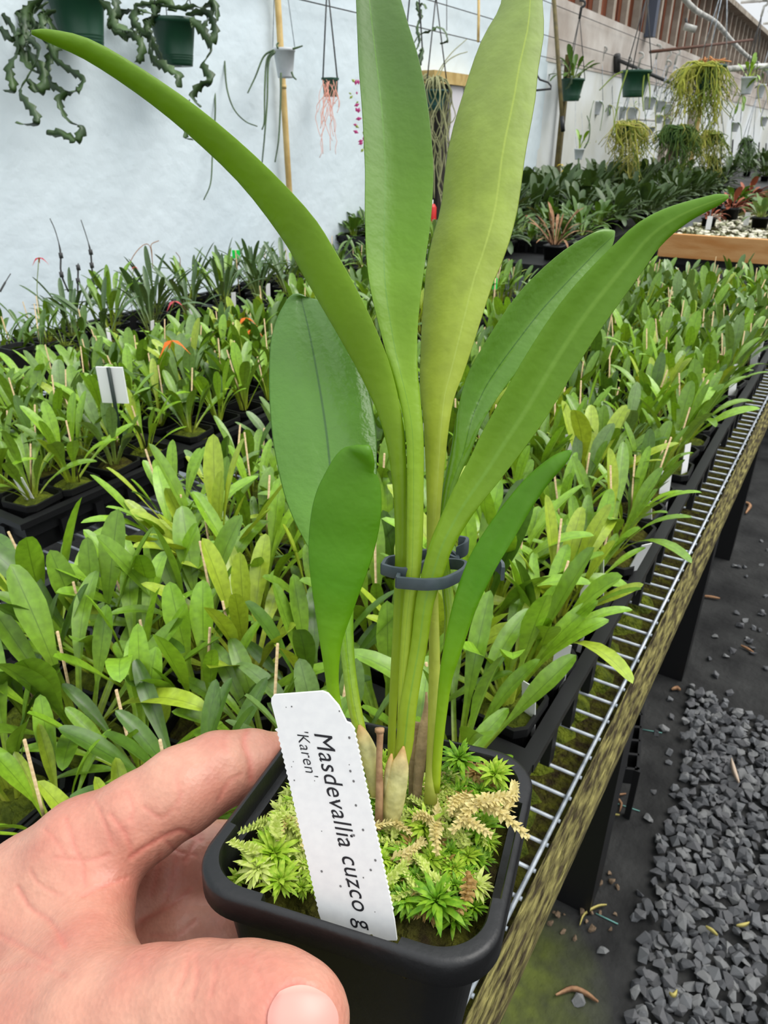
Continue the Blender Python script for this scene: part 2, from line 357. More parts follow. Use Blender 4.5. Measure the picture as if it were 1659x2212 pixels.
# sagging white conduit and rods the baskets hang from
pipe(cr([PX(1455, -30, -1.75), PX(1500, 20, -1.72), PX(1545, 48, -1.7), PX(1580, 88, -1.68), PX(1610, 118, -1.66), PX(1640, 140, -1.62), PX(1700, 190, -1.6)], 24), .024, name='conduit')
pipe([PX(1405, 112, -1.6), PX(1512, 100, -1.5), PX(1625, 86, -1.35)], .011, M['rust'], name='rod')
pipe([PX(1562, 150, -1.15), PX(1720, 137, -.9)], .022, name='pipe')
for z0 in (1.76, 1.885, 2.07):
    mb = MB(); mb.tube([(WX+.03, 2.2, z0), (WX+.03, 20, z0-.02)], .0026, 5)
    tag(mb.build('wall_wire', M['darkmetal']), {1.76: 'lowest horizontal wire along the film wall', 1.885: 'middle horizontal wire along the wall', 2.07: 'topmost horizontal wire crossing the concrete band'}[z0], 'wire', 'wires along the wall')

# ------------------------------------------------------------------ benches
ZB = .80
def make_bench(name, label, x0, x1, y0, y1, pitch, skew=True, legs=(), wire_y=None, board_far=True, edge=(-1, 1)):
    t = tag(empty(name, ((x0+x1)/2, y0, 0)), label, 'bench')
    f = BA if skew else (lambda x, y: x)
    def board(xa, xb, z0, z1, nm='edge_board'):
        mb = MB(); n = 14; vs = []
        for i in range(n+1):
            y = y0+(y1-y0)*i/n
            for (x, z) in ((xa, z0), (xb, z0), (xb, z1), (xa, z1)): vs.append((f(x, y), y, z))
        fs = [(i*4+k, i*4+(k+1) % 4, i*4+4+(k+1) % 4, i*4+4+k) for i in range(n) for k in range(4)]+[(3, 2, 1, 0), tuple(n*4+k for k in range(4))]
        mb.add(vs, fs); return mb.build(nm, M['wood'] if nm == 'edge_board' else M['soil'], t, False, True)
    board(x1-.021, x1-.004, ZB-.012, ZB+.002); board(x0, x0+.038, ZB-.06, ZB+.002)
    board(x1-.09, x1-.026, ZB-.045, ZB-.02, 'ledger_board')
    wy0, wy1 = wire_y or (y0, y1)
    mb = MB(); mb.tube([(x0+.02, 0, 0), (x1-.022, 0, 0)], .00165, 5); wm = mb.mesh('cross_wire', M['wire'])
    y = wy0
    while y < wy1:
        o = link('cross_wire', wm, t); o.location = (f(0, y)-t.location[0], y-t.location[1], ZB+.004); y += pitch
    for x in np.arange(x1-.025, x0, -.102):
        mb = MB(); mb.tube([(f(x, wy0), wy0, ZB+.0065), (f(x, wy1), wy1, ZB+.0065)], .0018, 5); mb.build('long_wire', M['wire'], t, True, True)
    for (x, y) in legs:
        mb = MB(); mb.box((f(x, y), y, (ZB-.05)/2), (.037, .037, (ZB-.05)/2)); mb.build('leg', M['black_tray'], t, False, True)
    for y in np.arange(y0+.3, y1, .9):
        mb = MB(); mb.box(((x0+x1)/2, y, ZB-.07), ((x1-x0)/2-.06, .02, .03)); mb.build('cross_beam', M['wood'], t, False, True)
    return t
make_bench('wire_top_bench', 'long wire-top bench with mossy wooden edge beside the gravel aisle', -1.27, -.058, -.3, 2.52, .0254,
           legs=[(-.152, .94), (-.152, 1.7), (-.152, 2.42), (-1.2, .5), (-1.2, 1.4), (-1.2, 2.4)], wire_y=(.12, 2.4))
make_bench('wire_top_bench', 'wire-top bench with yellowed edge board along the white film wall', -1.78, -1.285, .3, 2.95, .0254, skew=False,
           legs=[(-1.36, .6), (-1.36, 1.6), (-1.36, 2.7)], wire_y=(.5, 2.2))
# moss lumps growing on the ledger under the mesh, along the aisle
mb = MB()
for i in range(17):
    y = .28+i*.03+rng.uniform(-.01, .01); x = BA(-.118, y)+rng.uniform(-.012, .01)
    rx, ry, h = rng.uniform(.012, .022), rng.uniform(.014, .026), rng.uniform(.008, .016)
    vs = [(x, y, ZB-.018+h)]; n = 8
    for q, hh in ((.55, .8), (1, 0)):
        for k in range(n): a = 2*math.pi*k/n; vs.append((x+rx*q*math.cos(a)*rng.uniform(.8, 1.2), y+ry*q*math.sin(a)*rng.uniform(.8, 1.2), ZB-.02+h*hh))
    fs = [(0, 1+k, 1+(k+1) % n) for k in range(n)]+[(1+k, 1+n+k, 1+n+(k+1) % n, 1+(k+1) % n) for k in range(n)]
    mb.add(vs, fs)
tag(mb.build('moss_growth', M['moss']), 'green moss growing beneath the wire mesh at the bench edge', 'moss', kind='stuff')

# ------------------------------------------------------------------ nursery trays
def tray_mesh(lx, ly, h=.055, t=.006):
    mb = MB()
    prof = [(0, 0), (0, h), (.008, h+.001), (.008, h-.006), (.003, h-.006)]
    def ringv(off, z, tp): return [(s*(lx/2+off-tp), q*(ly/2+off-tp), z) for s, q in ((-1, -1), (1, -1), (1, 1), (-1, 1))]
    R = [ringv(0, 0, .012), ringv(0, h*.45, .006), ringv(.001, h*.5, .002), ringv(0, h-.008, 0), ringv(.008, h-.008, 0), ringv(.008, h, 0), ringv(-.004, h, 0), ringv(-.005, .006, .008)]
    for r in R: mb.add(r, [])
    fs = [(i*4+k, i*4+(k+1) % 4, i*4+4+(k+1) % 4, i*4+4+k) for i in range(len(R)-1) for k in range(4)]+[(3, 2, 1, 0), tuple((len(R)-1)*4+k for k in range(4))]
    mb.f += fs
    for k in range(1, 9): # ribs on the long sides
        x = -lx/2+lx*k/9
        for s in (-1, 1): mb.box((x, s*(ly/2+.001), h*.35), (.006, .004, h*.33))
    for k in range(1, 5):
        y = -ly/2+ly*k/5
        for s in (-1, 1): mb.box((s*(lx/2+.001), y, h*.35), (.004, .006, h*.33))
    return mb.mesh('nursery_tray', M['black_tray'], False)
TR = tray_mesh(.515, .262); TRN = tray_mesh(.388, .262)
ORD = ['first', 'second', 'third', 'fourth', 'fifth', 'sixth', 'seventh', 'eighth', 'ninth', 'tenth', 'eleventh', 'twelfth', 'thirteenth', 'fourteenth', 'fifteenth', 'sixteenth']
trays = []
for c, xc in enumerate((-.369, -.968)):
    for k in range(10):
        y = -.02+k*.275
        if c == 1: y += .03
        if y > (2.42, 2.2)[c]: continue
        x = BA(xc, y)
        u, v, d = pix((x, y, .9))
        if u < -260 or v > 2600: continue
        o = link('nursery_tray', TR if c == 0 else TRN); o.location = (x, y, ZB+.0085); o.rotation_euler[2] = -.0172+rng.uniform(-.012, .012)
        tag(o, 'black nursery tray, %s along the %s of the aisle bench' % (ORD[len([t for t in trays if t[3] == c])], ['aisle side', 'wall side'][c]), 'tray', 'black trays on the aisle bench')
        trays.append((x, y, o.rotation_euler[2], c, len([t for t in trays if t[3] == c])))

# ------------------------------------------------------------------ seedlings
def leaf_mesh(name, m, bend, wr, segs=8, us=(-1, -.5, 0, .5, 1), pet=.34, fold=.3, twist=0, tip=.8, petw=.020):
    mb = MB(); uvs = []; p = np.zeros(2); vs = []; n = len(us)
    tv = [0, .16, .3, .42, .54, .66, .77, .86, .93, .975, 1.0] if segs >= 8 else [0, .25, .45, .65, .82, .94, 1.0]
    segs = len(tv)-1
    for i in range(segs+1):
        t = tv[i]
        th = bend*t**1.6
        if i: p = p+np.array([math.sin(th), math.cos(th)])*(tv[i]-tv[i-1])
        s = max(0, (t-pet)/(1-pet))
        wd = petw*(1-.2*t) if s <= 0 else max(petw*(.8-.75*s), wr*min(1, (s+.06)/.62)**1.1*math.sqrt(max(0, 1-max(0, (s-.5)/.5)**2.8)))
        a = twist*t; nrm = np.array([math.cos(th), -math.sin(th)])   # toward +y side = upper face
        for u in us:
            x = u*wd*math.cos(a); off = fold*wd*abs(u)*(1 if s > 0 else 1.8)
            vs.append((x, p[0]-nrm[0]*0+(-nrm[0])*off+u*wd*math.sin(a)*.6, p[1]+(-nrm[1])*off)); uvs.append(((u+1)/2, t))
    fs = [(i*n+k, i*n+k+1, (i+1)*n+k+1, (i+1)*n+k) for i in range(segs) for k in range(n-1)]
    mb.add(vs, fs); me = mb.mesh(name, m)
    ul = me.uv_layers.new(name='UVMap')
    idx = np.empty(len(me.loops), int); me.loops.foreach_get('vertex_index', idx)
    ul.data.foreach_set('uv', np.array(uvs)[idx].ravel()); return me
shapes = [(.35, .064, .3), (.7, .070, .3), (1.05, .062, .32), (.2, .076, .36), (1.4, .058, .3), (.55, .086, .38)]
LEAF = {ci: [leaf_mesh('leaf', m, b_, w_, pet=p_, twist=tw) for (b_, w_, p_), tw in zip(shapes, (.2, -.4, .3, 0, -.2, .5))] for ci, m in enumerate(SM)}
LEAFLO = {ci: [leaf_mesh('leaf_far', m, b_, w_*1.05, segs=5, us=(-1, 0, 1), pet=p_) for (b_, w_, p_) in shapes[:4]] for ci, m in enumerate(SM)}
def pot_mesh(a, h, m):
    mb = MB(); a2 = a*.78; t = .0012
    R = [(a2, 0), (a-.0035, h-.008), (a, h-.008), (a, h), (a-.003, h), (a-.0045, h-.010)]
    for r, z in R: mb.add([(sx*r, sy*r, z) for sx, sy in ((-1, -.72), (-.72, -1), (.72, -1), (1, -.72), (1, .72), (.72, 1), (-.72, 1), (-1, .72))], [])
    n = 8
    mb.f += [(i*n+k, i*n+(k+1) % n, (i+1)*n+(k+1) % n, (i+1)*n+k) for i in range(len(R)-1) for k in range(n)]+[tuple(range(n-1, -1, -1))]
    return mb.mesh('pot', m, False)
POT = pot_mesh(.029, .058, M['potbase'])
def mossdisc(a, m, seed):
    r = np.random.default_rng(seed); mb = MB(); vs = [(0, 0, .006)]; n = 12
    for q, z in ((.35, .006), (.7, .004), (1, -.002)):
        for k in range(n):
            th = 2*math.pi*k/n; vs.append((a*q*math.cos(th)*1.08, a*q*math.sin(th)*1.08, z+r.uniform(-.003, .004)))
    fs = [(0, 1+k, 1+(k+1) % n) for k in range(n)]+[(1+i*n+k, 1+(i+1)*n+k, 1+(i+1)*n+(k+1) % n, 1+i*n+(k+1) % n) for i in range(2) for k in range(n)]
    mb.add(vs, fs); return mb.mesh('moss', m)
MOSS = [mossdisc(.0265, M['moss'] if k < 3 else M['soil'], k) for k in range(4)]
mb = MB(); mb.tube([(0, 0, 0), (0, 0, 1)], .0011, 5); STK = mb.mesh('stake', M['skewer'])
mb = MB(); mb.box((0, 0, .5), (.0065, .0004, .5)); TAG = mb.mesh('plant_tag', M['tagwhite'], False)
def colour_class(x, y, u, v):
    # zones of the bench as the photograph shows them
    r = random.random()
    if y > 1.5 and x > -.75: base = [.38, .06, .38, .16, .02]
    elif x > -.45 and y < 1.1: base = [.34, .44, .06, .10, .06]
    elif x < -.75 and y < 1.5: base = [.40, .26, .14, .14, .06]
    elif y < .9: base = [.46, .16, .22, .14, .02]
    else: base = [.40, .22, .18, .15, .05]
    a = 0
    for i, p in enumerate(base):
        a += p
        if r < a: return i
    return 0
spots = []
for (tx, ty, tr, c, k) in trays:
    for i in range(8 if c == 0 else 6):
        for j in range(4):
            lx, ly = (-.2205 if c == 0 else -.1575)+.063*i, -.0945+.063*j
            x = tx+lx*math.cos(tr)-ly*math.sin(tr); y = ty+lx*math.sin(tr)+ly*math.cos(tr)
            u, v, d = pix((x, y, .92))
            if d < .1 or u < -130 or u > 1790 or v > 2300: continue
            if c == 0 and i < 1 and .12 < y < .47: continue
            if c == 0 and i < 2 and .22 < y < .42 and j % 2: continue
            if c == 1 and i == 5 and y < .45 and j % 2: continue
            # hidden behind hand and pot for good
            if 300 < u < 1000 and v > 1850: continue
            if u < 420 and v > 1950: continue
            spots.append((d, x, y, u, v, c, k, i, j))
spots.sort()
def plant_leaves(nl, ci, scale, upright=False):
    out = []
    a0 = random.uniform(0, 6.28)
    for q in range(nl):
        az = a0+q*2.4+random.uniform(-.4, .4)
        tilt = random.choice((random.uniform(.03, .3), random.uniform(.2, .6), random.uniform(.4, .85)))
        if upright: tilt *= .62
        L = scale*random.uniform(.7, 1.15)*(1.0-.12*tilt); sh = random.choice((0, 0, 1, 1, 2, 3, 3, 4, 5))
        cj = ci if random.random() < .82 else random.choice((0, 0, 1, 3, 3, 4))
        m = Matrix.Translation((math.cos(az)*.006, math.sin(az)*.006, .052)) @ Matrix.Rotation(az-math.pi/2, 4, 'Z') @ Matrix.Rotation(-tilt, 4, 'X') @ Matrix.Rotation(random.uniform(-.5, .5), 4, 'Z') @ Matrix.Diagonal((L*random.uniform(.85, 1.25), L, L, 1))
        out.append((sh, cj, m))
    return out
CN = ['mid-green', 'bright green', 'grey-green', 'dark green', 'yellow-green']
NEAR = 290
ms, ts = [], []
for n, (d, x, y, u, v, c, k, i, j) in enumerate(spots):
    ci = colour_class(x, y, u, v)
    sc = random.uniform(.088, .128) if y > .45 or x > -.5 else random.uniform(.09, .13)
    base = Matrix.Translation((x+random.uniform(-.004, .004), y+random.uniform(-.004, .004), ZB+.0145)) @ Matrix.Rotation(random.uniform(-.15, .15), 4, 'Z')
    if c == 0 and i >= 6 and .36 < y < .62 and n < NEAR: ci = 1 if random.random() < .7 else 4; sc = random.uniform(.11, .15)
    if y < .45 and x < -.4: sc = random.uniform(.11, .15)
    nl = random.randint(11, 15) if d < 1.3 else random.randint(10, 12)
    lv = plant_leaves(nl, ci, sc, y > .75)
    if n < NEAR:
        t = empty('potted_orchid'); t.matrix_basis = base
        tray = 'in the %s %s tray of the aisle bench' % (ORD[k], ['aisle-side', 'wall-side'][c])
        tag(t, '%s orchid, %s pot from the aisle, %s row of the %s %s tray' % (CN[ci], ORD[(7 if c == 0 else 5)-i], ('nearest', 'second', 'third', 'farthest')[j], ORD[k], ['aisle-side', 'wall-side'][c]), 'potted plant', 'small orchids '+tray)
        link('pot', POT, t)
        if d < 1.1: o = link('moss', random.choice(MOSS), t); o.location = (0, 0, .05)
        for sh, cj, m in lv:
            o = link('leaf', LEAF[cj][sh], t); o.matrix_basis = m
        if random.random() < .88:
            o = link('stake', STK, t); o.matrix_basis = Matrix.Translation((random.uniform(-.015, .015), random.uniform(-.015, .015), .045)) @ Matrix.Rotation(random.uniform(-.2, .2), 4, 'X') @ Matrix.Rotation(random.uniform(-.2, .2), 4, 'Y') @ Matrix.Diagonal((1, 1, random.uniform(.075, .125), 1))
        edge = (c == 0 and i == 7 and random.random() < .55) or random.random() < .06
        if edge:
            o = link('plant_tag', TAG, t); o.matrix_basis = Matrix.Translation((.022 if c == 0 else 0, random.uniform(-.02, .02), .03)) @ Matrix.Rotation(random.uniform(-1.2, 1.2), 4, 'Z') @ Matrix.Rotation(random.uniform(-.35, .35), 4, 'X') @ Matrix.Diagonal((1, 1, random.uniform(.05, .075), 1))
    else:
        for sh, cj, m in lv:
            ms.append(LEAFLO[cj][sh % 4]); ts.append(base @ m)
        ms.append(POT); ts.append(base)
        if random.random() < .95:
            ms.append(STK); ts.append(base @ Matrix.Translation((random.uniform(-.015, .015), random.uniform(-.015, .015), .045)) @ Matrix.Rotation(random.uniform(-.2, .2), 4, 'X') @ Matrix.Rotation(random.uniform(-.2, .2), 4, 'Y') @ Matrix.Diagonal((1, 1, random.uniform(.085, .125), 1)))
tag(mass('orchid_seedlings', ms, ts, smooth=True), 'dense far rows of small orchids filling the aisle bench', 'potted plants')

# ------------------------------------------------------------------ bench along the wall: trays, small pots, a clump of tall strap-leaved orchids
STRAP = [leaf_mesh('leaf', M['darkstrap'], b_, .048, segs=8, pet=.3, fold=.35, twist=tw, petw=.012) for b_, tw in ((.25, .3), (.6, -.4), (.95, .2), (1.5, .5), (.4, -.7))]
STRAP2 = [leaf_mesh('leaf', SM[0], b_, .05, segs=8, pet=.3, fold=.35, twist=tw, petw=.012) for b_, tw in ((.25, .3), (.6, -.4), (.95, .2))]
TR2 = tray_mesh(.515, .262)
wt = []
for k in range(5):
    y = .66+k*.535
    o = link('nursery_tray', TR2); o.location = (-1.465+(.012 if k % 2 else 0), y, ZB+.0085); o.rotation_euler[2] = math.pi/2+rng.uniform(-.02, .02)
    tag(o, 'black nursery tray on the wall bench, %s from the left' % ORD[k], 'tray', 'black trays on the wall bench'); wt.append((o.location[0], y))
def potted(name, x, y, z, leaves, nl, smin, smax, label, group, tilt=(.05, .7), pot=POT, moss=True, cat='potted plant', zoff=.052, hn=None):
    t = empty(name); t.matrix_basis = Matrix.Translation((x, y, z)) @ Matrix.Rotation(random.uniform(-.2, .2), 4, 'Z'); tag(t, label, cat, group)
    link('pot', pot, t)
    if moss: o = link('moss', random.choice(MOSS), t); o.location = (0, 0, .05)
    a0 = random.uniform(0, 6)
    for q in range(nl):
        az = a0+q*2.4+random.uniform(-.4, .4); L = random.uniform(smin, smax); tl = random.uniform(*tilt)
        o = link('leaf', random.choice(leaves), t)
        o.matrix_basis = Matrix.Translation((math.cos(az)*.008, math.sin(az)*.008, zoff)) @ Matrix.Rotation(az-math.pi/2, 4, 'Z') @ Matrix.Rotation(-tl, 4, 'X') @ Matrix.Rotation(random.uniform(-.5, .5), 4, 'Z') @ Matrix.Diagonal((L, L, L, 1))
    return t
def add_stake(t, h=.1):
    o = link('stake', STK, t); o.matrix_basis = Matrix.Translation((random.uniform(-.015, .015), random.uniform(-.015, .015), .045)) @ Matrix.Rotation(random.uniform(-.15, .15), 4, 'X') @ Matrix.Diagonal((1, 1, h, 1))
def add_tag(t, x=.02, y=0, h=.05, rz=0):
    o = link('plant_tag', TAG, t); o.matrix_basis = Matrix.Translation((x, y, .035)) @ Matrix.Rotation(rz, 4, 'Z') @ Matrix.Rotation(random.uniform(-.2, .2), 4, 'X') @ Matrix.Diagonal((1, 1, h, 1))
for (tx, ty), k in zip(wt, range(5)):
    for i in range(8):
        for j in range(4):
            x = tx-.0945+.063*j+random.uniform(-.004, .004); y = ty-.2205+.063*i+random.uniform(-.004, .004)
            u, v, d = pix((x, y, .92))
            if u < -80: continue
            where = '%s pot from the left, %s row of the %s wall-bench tray' % (ORD[i], ('back', 'third', 'second', 'front')[j], ORD[k])
            tall = 1.02 < y < 1.78
            if tall:
                if (i+j) % 2: continue
                t = potted('tall_orchid', x, y, ZB+.0145, STRAP if random.random() < .75 else STRAP2, random.randint(9, 12), .10, .165, 'tall dark strap-leaved orchid, '+where, 'tall orchids by the wall', (.05, .6))
            else:
                if k >= 3 and (j < 1 or (i+j) % 2): continue
                if k == 0 and j == 0: continue
                cl = random.choice((0, 0, 2, 3))
                t = potted('wall_bench_orchid', x, y, ZB+.0145, LEAF[cl], random.randint(6, 8), .07, .115 if k < 3 else .13, 'small leafy orchid, '+where, 'small orchids on the wall bench')
                if random.random() < .7: add_stake(t, random.uniform(.08, .12))
            if j == 3 and random.random() < .6: add_tag(t, .024, random.uniform(-.02, .02), random.uniform(.05, .07), random.uniform(.9, 2))
# flower spikes and tags standing among the plants
def petals(name, c, m, s=.02, parent=None, n=3, droop=.5, world=True):
    mb = MB()
    for k in range(n):
        a = 2*math.pi*k/n+.5; d_ = np.array([math.cos(a), math.sin(a), -droop]); d_ /= np.linalg.norm(d_); sd_ = np.cross(d_, (0, 0, 1)); sd_ /= np.linalg.norm(sd_); c = np.asarray(c)
        up = np.cross(sd_, d_)
        mb.add([c, c+d_*s*.5+sd_*s*.36+up*s*.1, c+d_*s*.55+up*s*.05, c+d_*s*.5-sd_*s*.36+up*s*.1, c+d_*s*1.05+sd_*s*.15, c+d_*s*1.05-sd_*s*.15, c+d_*s*1.9-np.array([0, 0, s*.5])],
               [(0, 1, 2), (0, 2, 3), (1, 4, 2), (2, 4, 5), (3, 2, 5), (4, 6, 5)])
    return mb.build(name, m, parent, True, world)
def flower(x, y, X, m, colour, where, h=.12, s=.016, lean=.02, z=None):
    top = PX(x, y, X) if z is None else PZ(x, y, z)
    base = top+np.array([-lean, -.01, -h]); t = tag(empty('orchid_flower', base), '%s orchid flower on a thin stem %s' % (colour, where), 'flower')
    mb = MB(); mb.tube(cr([base, base+np.array([0, 0, h*.5]), top], 8), .0009, 5); mb.build('flower_stem', SM[3], t, True, True)
    petals('petal', top, m, s, t); return t
flower(84, 556, -1.5, M['red'], 'dark red', 'at the far left by the film wall', .16, .012)
flower(290, 576, -1.5, M['red'], 'tiny red', 'above the tall orchids', .12, .007)
flower(376, 650, -1.32, M['pink'], 'pink', 'in front of the tall orchids', .10, .016)
flower(557, 606, -1.5, M['pink'], 'small pink', 'right of the tall orchids', .1, .009)
flower(370, 735, -.86, M['orange'], 'orange', 'left of the big round leaf', .11, .017, .03)
flower(530, 686, -.98, M['orange'], 'upper orange', 'beside the big round leaf', .14, .015, .05)
flower(545, 712, -.95, M['orange'], 'lower orange', 'beside the big round leaf', .12, .015, .05)
flower(1480, 682, -.33, M['orange'], 'faded orange', 'on the right of the aisle bench', .07, .016)
flower(818, 705, -.9, M['orange'], 'half-hidden orange', 'behind the tall leaf stems', .1, .012)
# thin dark canes above the tall orchids
for i, (q, lab) in enumerate([([(148, 630), (132, 590), (131, 545), (120, 500), (108, 472)], 'leftmost dark thin cane with knots above the tall orchids'), ([(202, 620), (198, 570), (195, 540), (185, 505), (175, 475)], 'second dark thin cane with knots above the tall orchids'),
    ([(270, 590), (290, 550), (312, 528), (325, 535), (330, 575)], 'arching brown seed stalk over the tall orchids'), ([(330, 580), (328, 545), (327, 528), (343, 520)], 'brown hooked seed stalk right of the arching one'), ([(387, 590), (389, 560), (380, 545)], 'short pale flower stalk above the tall orchids'), ([(0, 630), (10, 612), (23, 591)], 'dark twig at the left edge against the film wall'), ([(168, 640), (169, 575), (169, 570)], 'third dark upright cane above the tall orchids')]):
    pts = cr([PX(x, y, -1.55) for x, y in q], 14); mb = MB(); mb.tube(pts, [.0022 if i in (0, 1, 5, 6) and k < 8 else .0011 for k in range(14)], 5)
    for k in (3, 6):
        if i in (0, 1, 6): mb.tube([pts[k]-np.array([0, 0, .006]), pts[k]+np.array([0, 0, .006])], .005, 6)
    tag(mb.build('dry_cane', M['darkmetal'] if i in (0, 1, 5, 6) else M['deadleaf']), lab, 'cane', 'canes above the tall orchids')
def flag(x, y, X, w_, h_, m, name, label, stem_to, stem_m, rz=.5, sr=.002):
    c = PX(x, y, X); t = tag(empty(name, c-np.array([0, 0, stem_to])), label, 'tag')
    Mz = np.array(Matrix.Rotation(rz, 3, 'Z')); mb = MB(); mb.box(c, (w_/2, .0012, h_/2), Mz); mb.build('card', m, t, False, True)
    mb = MB(); mb.tube([c-np.array([0, 0, stem_to])+Mz@np.array([0, -.003, 0]), c+Mz@np.array([0, -.003, h_*.5])], sr, 6); mb.build('stem', stem_m, t, True, True)
    return t
flag(510, 549, -1.5, .022, .022, M['neon'], 'tag_flag', 'neon green flag tag on a stake against the film wall', .12, M['skewer'])
t = flag(1069, 613, -.72, .012, .026, M['neon'], 'tag_flag', 'neon green tag on a bamboo stake right of the tall leaves', .15, M['skewer'])
t = flag(243, 832, -.80, .037, .050, M['tagwhite'], 'sign_card', 'blank white card on a dark green stake among the seedlings', .09, mat('green_stake', lin(30, 44, 38), .5, .4), .45, .0028)
# a loose black pot standing on the left end of the wall tray
p0 = PX(48, 800, -1.33)
mb = MB(); me = pot_mesh(.026, .05, M['potbase']); o = link('nursery_pot', me); o.location = (p0[0], p0[1], ZB+.0665); tag(o, 'empty small black square pot on the front of the left wall tray', 'pot')

# ------------------------------------------------------------------ the held pot: rounded square, thick rim notched on each side
PC = CAM+np.array([-.06903, .11066, -.15815])          # rim centre
PN = np.array([-.0645, .1354, .9887]); PN /= np.linalg.norm(PN)
E1 = np.array([.97495, .2199, .03345]); E1 -= PN*(E1@PN); E1 /= np.linalg.norm(E1)
E2 = np.cross(PN, E1)
PM = Matrix(((E1[0], E2[0], PN[0], PC[0]), (E1[1], E2[1], PN[1], PC[1]), (E1[2], E2[2], PN[2], PC[2]), (0, 0, 0, 1)))
def L2W(x, y, z): return PC+E1*x+E2*y+PN*z
def W2L(p): q = np.asarray(p)-PC; return np.array([q@E1, q@E2, q@PN])
hero = tag(empty('held_orchid'), 'large-leaved green orchid in a black square pot held in the hand', 'potted plant'); hero.matrix_basis = PM @ Matrix.Translation((0, 0, -.075))
def rsq(a, r, n=14):
    """rounded square loop: points and a flag for the straight middles"""
    out = []
    for q, (cx_, cy_) in enumerate(((1, -1), (1, 1), (-1, 1), (-1, -1))):
        for k in range(n):
            th = -math.pi/2+q*math.pi/2+k*(math.pi/2)/(n-1)
            out.append((cx_*(a-r)+r*math.cos(th), cy_*(a-r)+r*math.sin(th), 0))
        # straight run to the next corner
        th = q*math.pi/2; p0 = out[-1]; nx = ((1, 1), (-1, 1), (-1, -1), (1, -1))[q]; th2 = th
        p1 = (nx[0]*(a-r)+r*math.cos(th2), nx[1]*(a-r)+r*math.sin(th2))
        for t in (.12, .14, .3, .5, .7, .86, .88): out.append((p0[0]+(p1[0]-p0[0])*t, p0[1]+(p1[1]-p0[1])*t, 1 if .13 < t < .87 else 0))
    return out
A = .0368; mbp = MB(); mids = [p[2] for p in rsq(A, .0135)]; NL = len(mids)
def ringp(off, z, notch=None):
    base = rsq(A-off, max(.0135-off*.6, .006)); 
    if notch is not None:
        b2 = rsq(A-notch, max(.0135-notch*.6, .006)); base = [b2[i] if mids[i] else base[i] for i in range(NL)]
    return [(p[0], p[1], z) for p in base]
rings = [ringp(.0125, -.074), ringp(.0045, -.0095), ringp(.0034, -.0085), ringp(.0022, -.0078), ringp(.0006, -.0076), ringp(0, -.0068), ringp(0, -.0014), ringp(.0004, -.0004), ringp(.0014, 0),
         ringp(.0036, 0, .0017), ringp(.0040, -.0006, .0020), ringp(.0042, -.0056, .0023), ringp(.0044, -.0058), ringp(.0052, -.012), ringp(.0075, -.03)]
for r in rings: mbp.add(r, [])
mbp.f += [(i*NL+k, i*NL+(k+1) % NL, (i+1)*NL+(k+1) % NL, (i+1)*NL+k) for i in range(len(rings)-1) for k in range(NL)]+[tuple(range(NL-1, -1, -1))]
HP = Matrix.Translation((0, 0, .075))
o = mbp.build('pot', M['black'], hero); o.matrix_basis = HP; auto(o, 50)
mb = MB(); mb.v = []; g = 22; hh = lambda x, y: -.0085+.003*math.sin(x*210+1)*math.cos(y*190)+.002*math.sin(x*500+y*300)-.002*(abs(x)/.03)**2
for i in range(g+1):
    for j in range(g+1):
        x = -.032+.064*i/g; y = -.032+.064*j/g
        if abs(x) > .022 and abs(y) > .022:
            sx, sy = math.copysign(.022, x), math.copysign(.022, y); dx, dy = x-sx, y-sy; q = math.hypot(dx, dy); q = max(1, q/.0095); x, y = sx+dx/q, sy+dy/q
        mb.v.append((x, y, hh(x, y)))
mb.f = [(i*(g+1)+j, (i+1)*(g+1)+j, (i+1)*(g+1)+j+1, i*(g+1)+j+1) for i in range(g) for j in range(g)]
o = mb.build('compost', M['soil'], hero); o.matrix_basis = HP

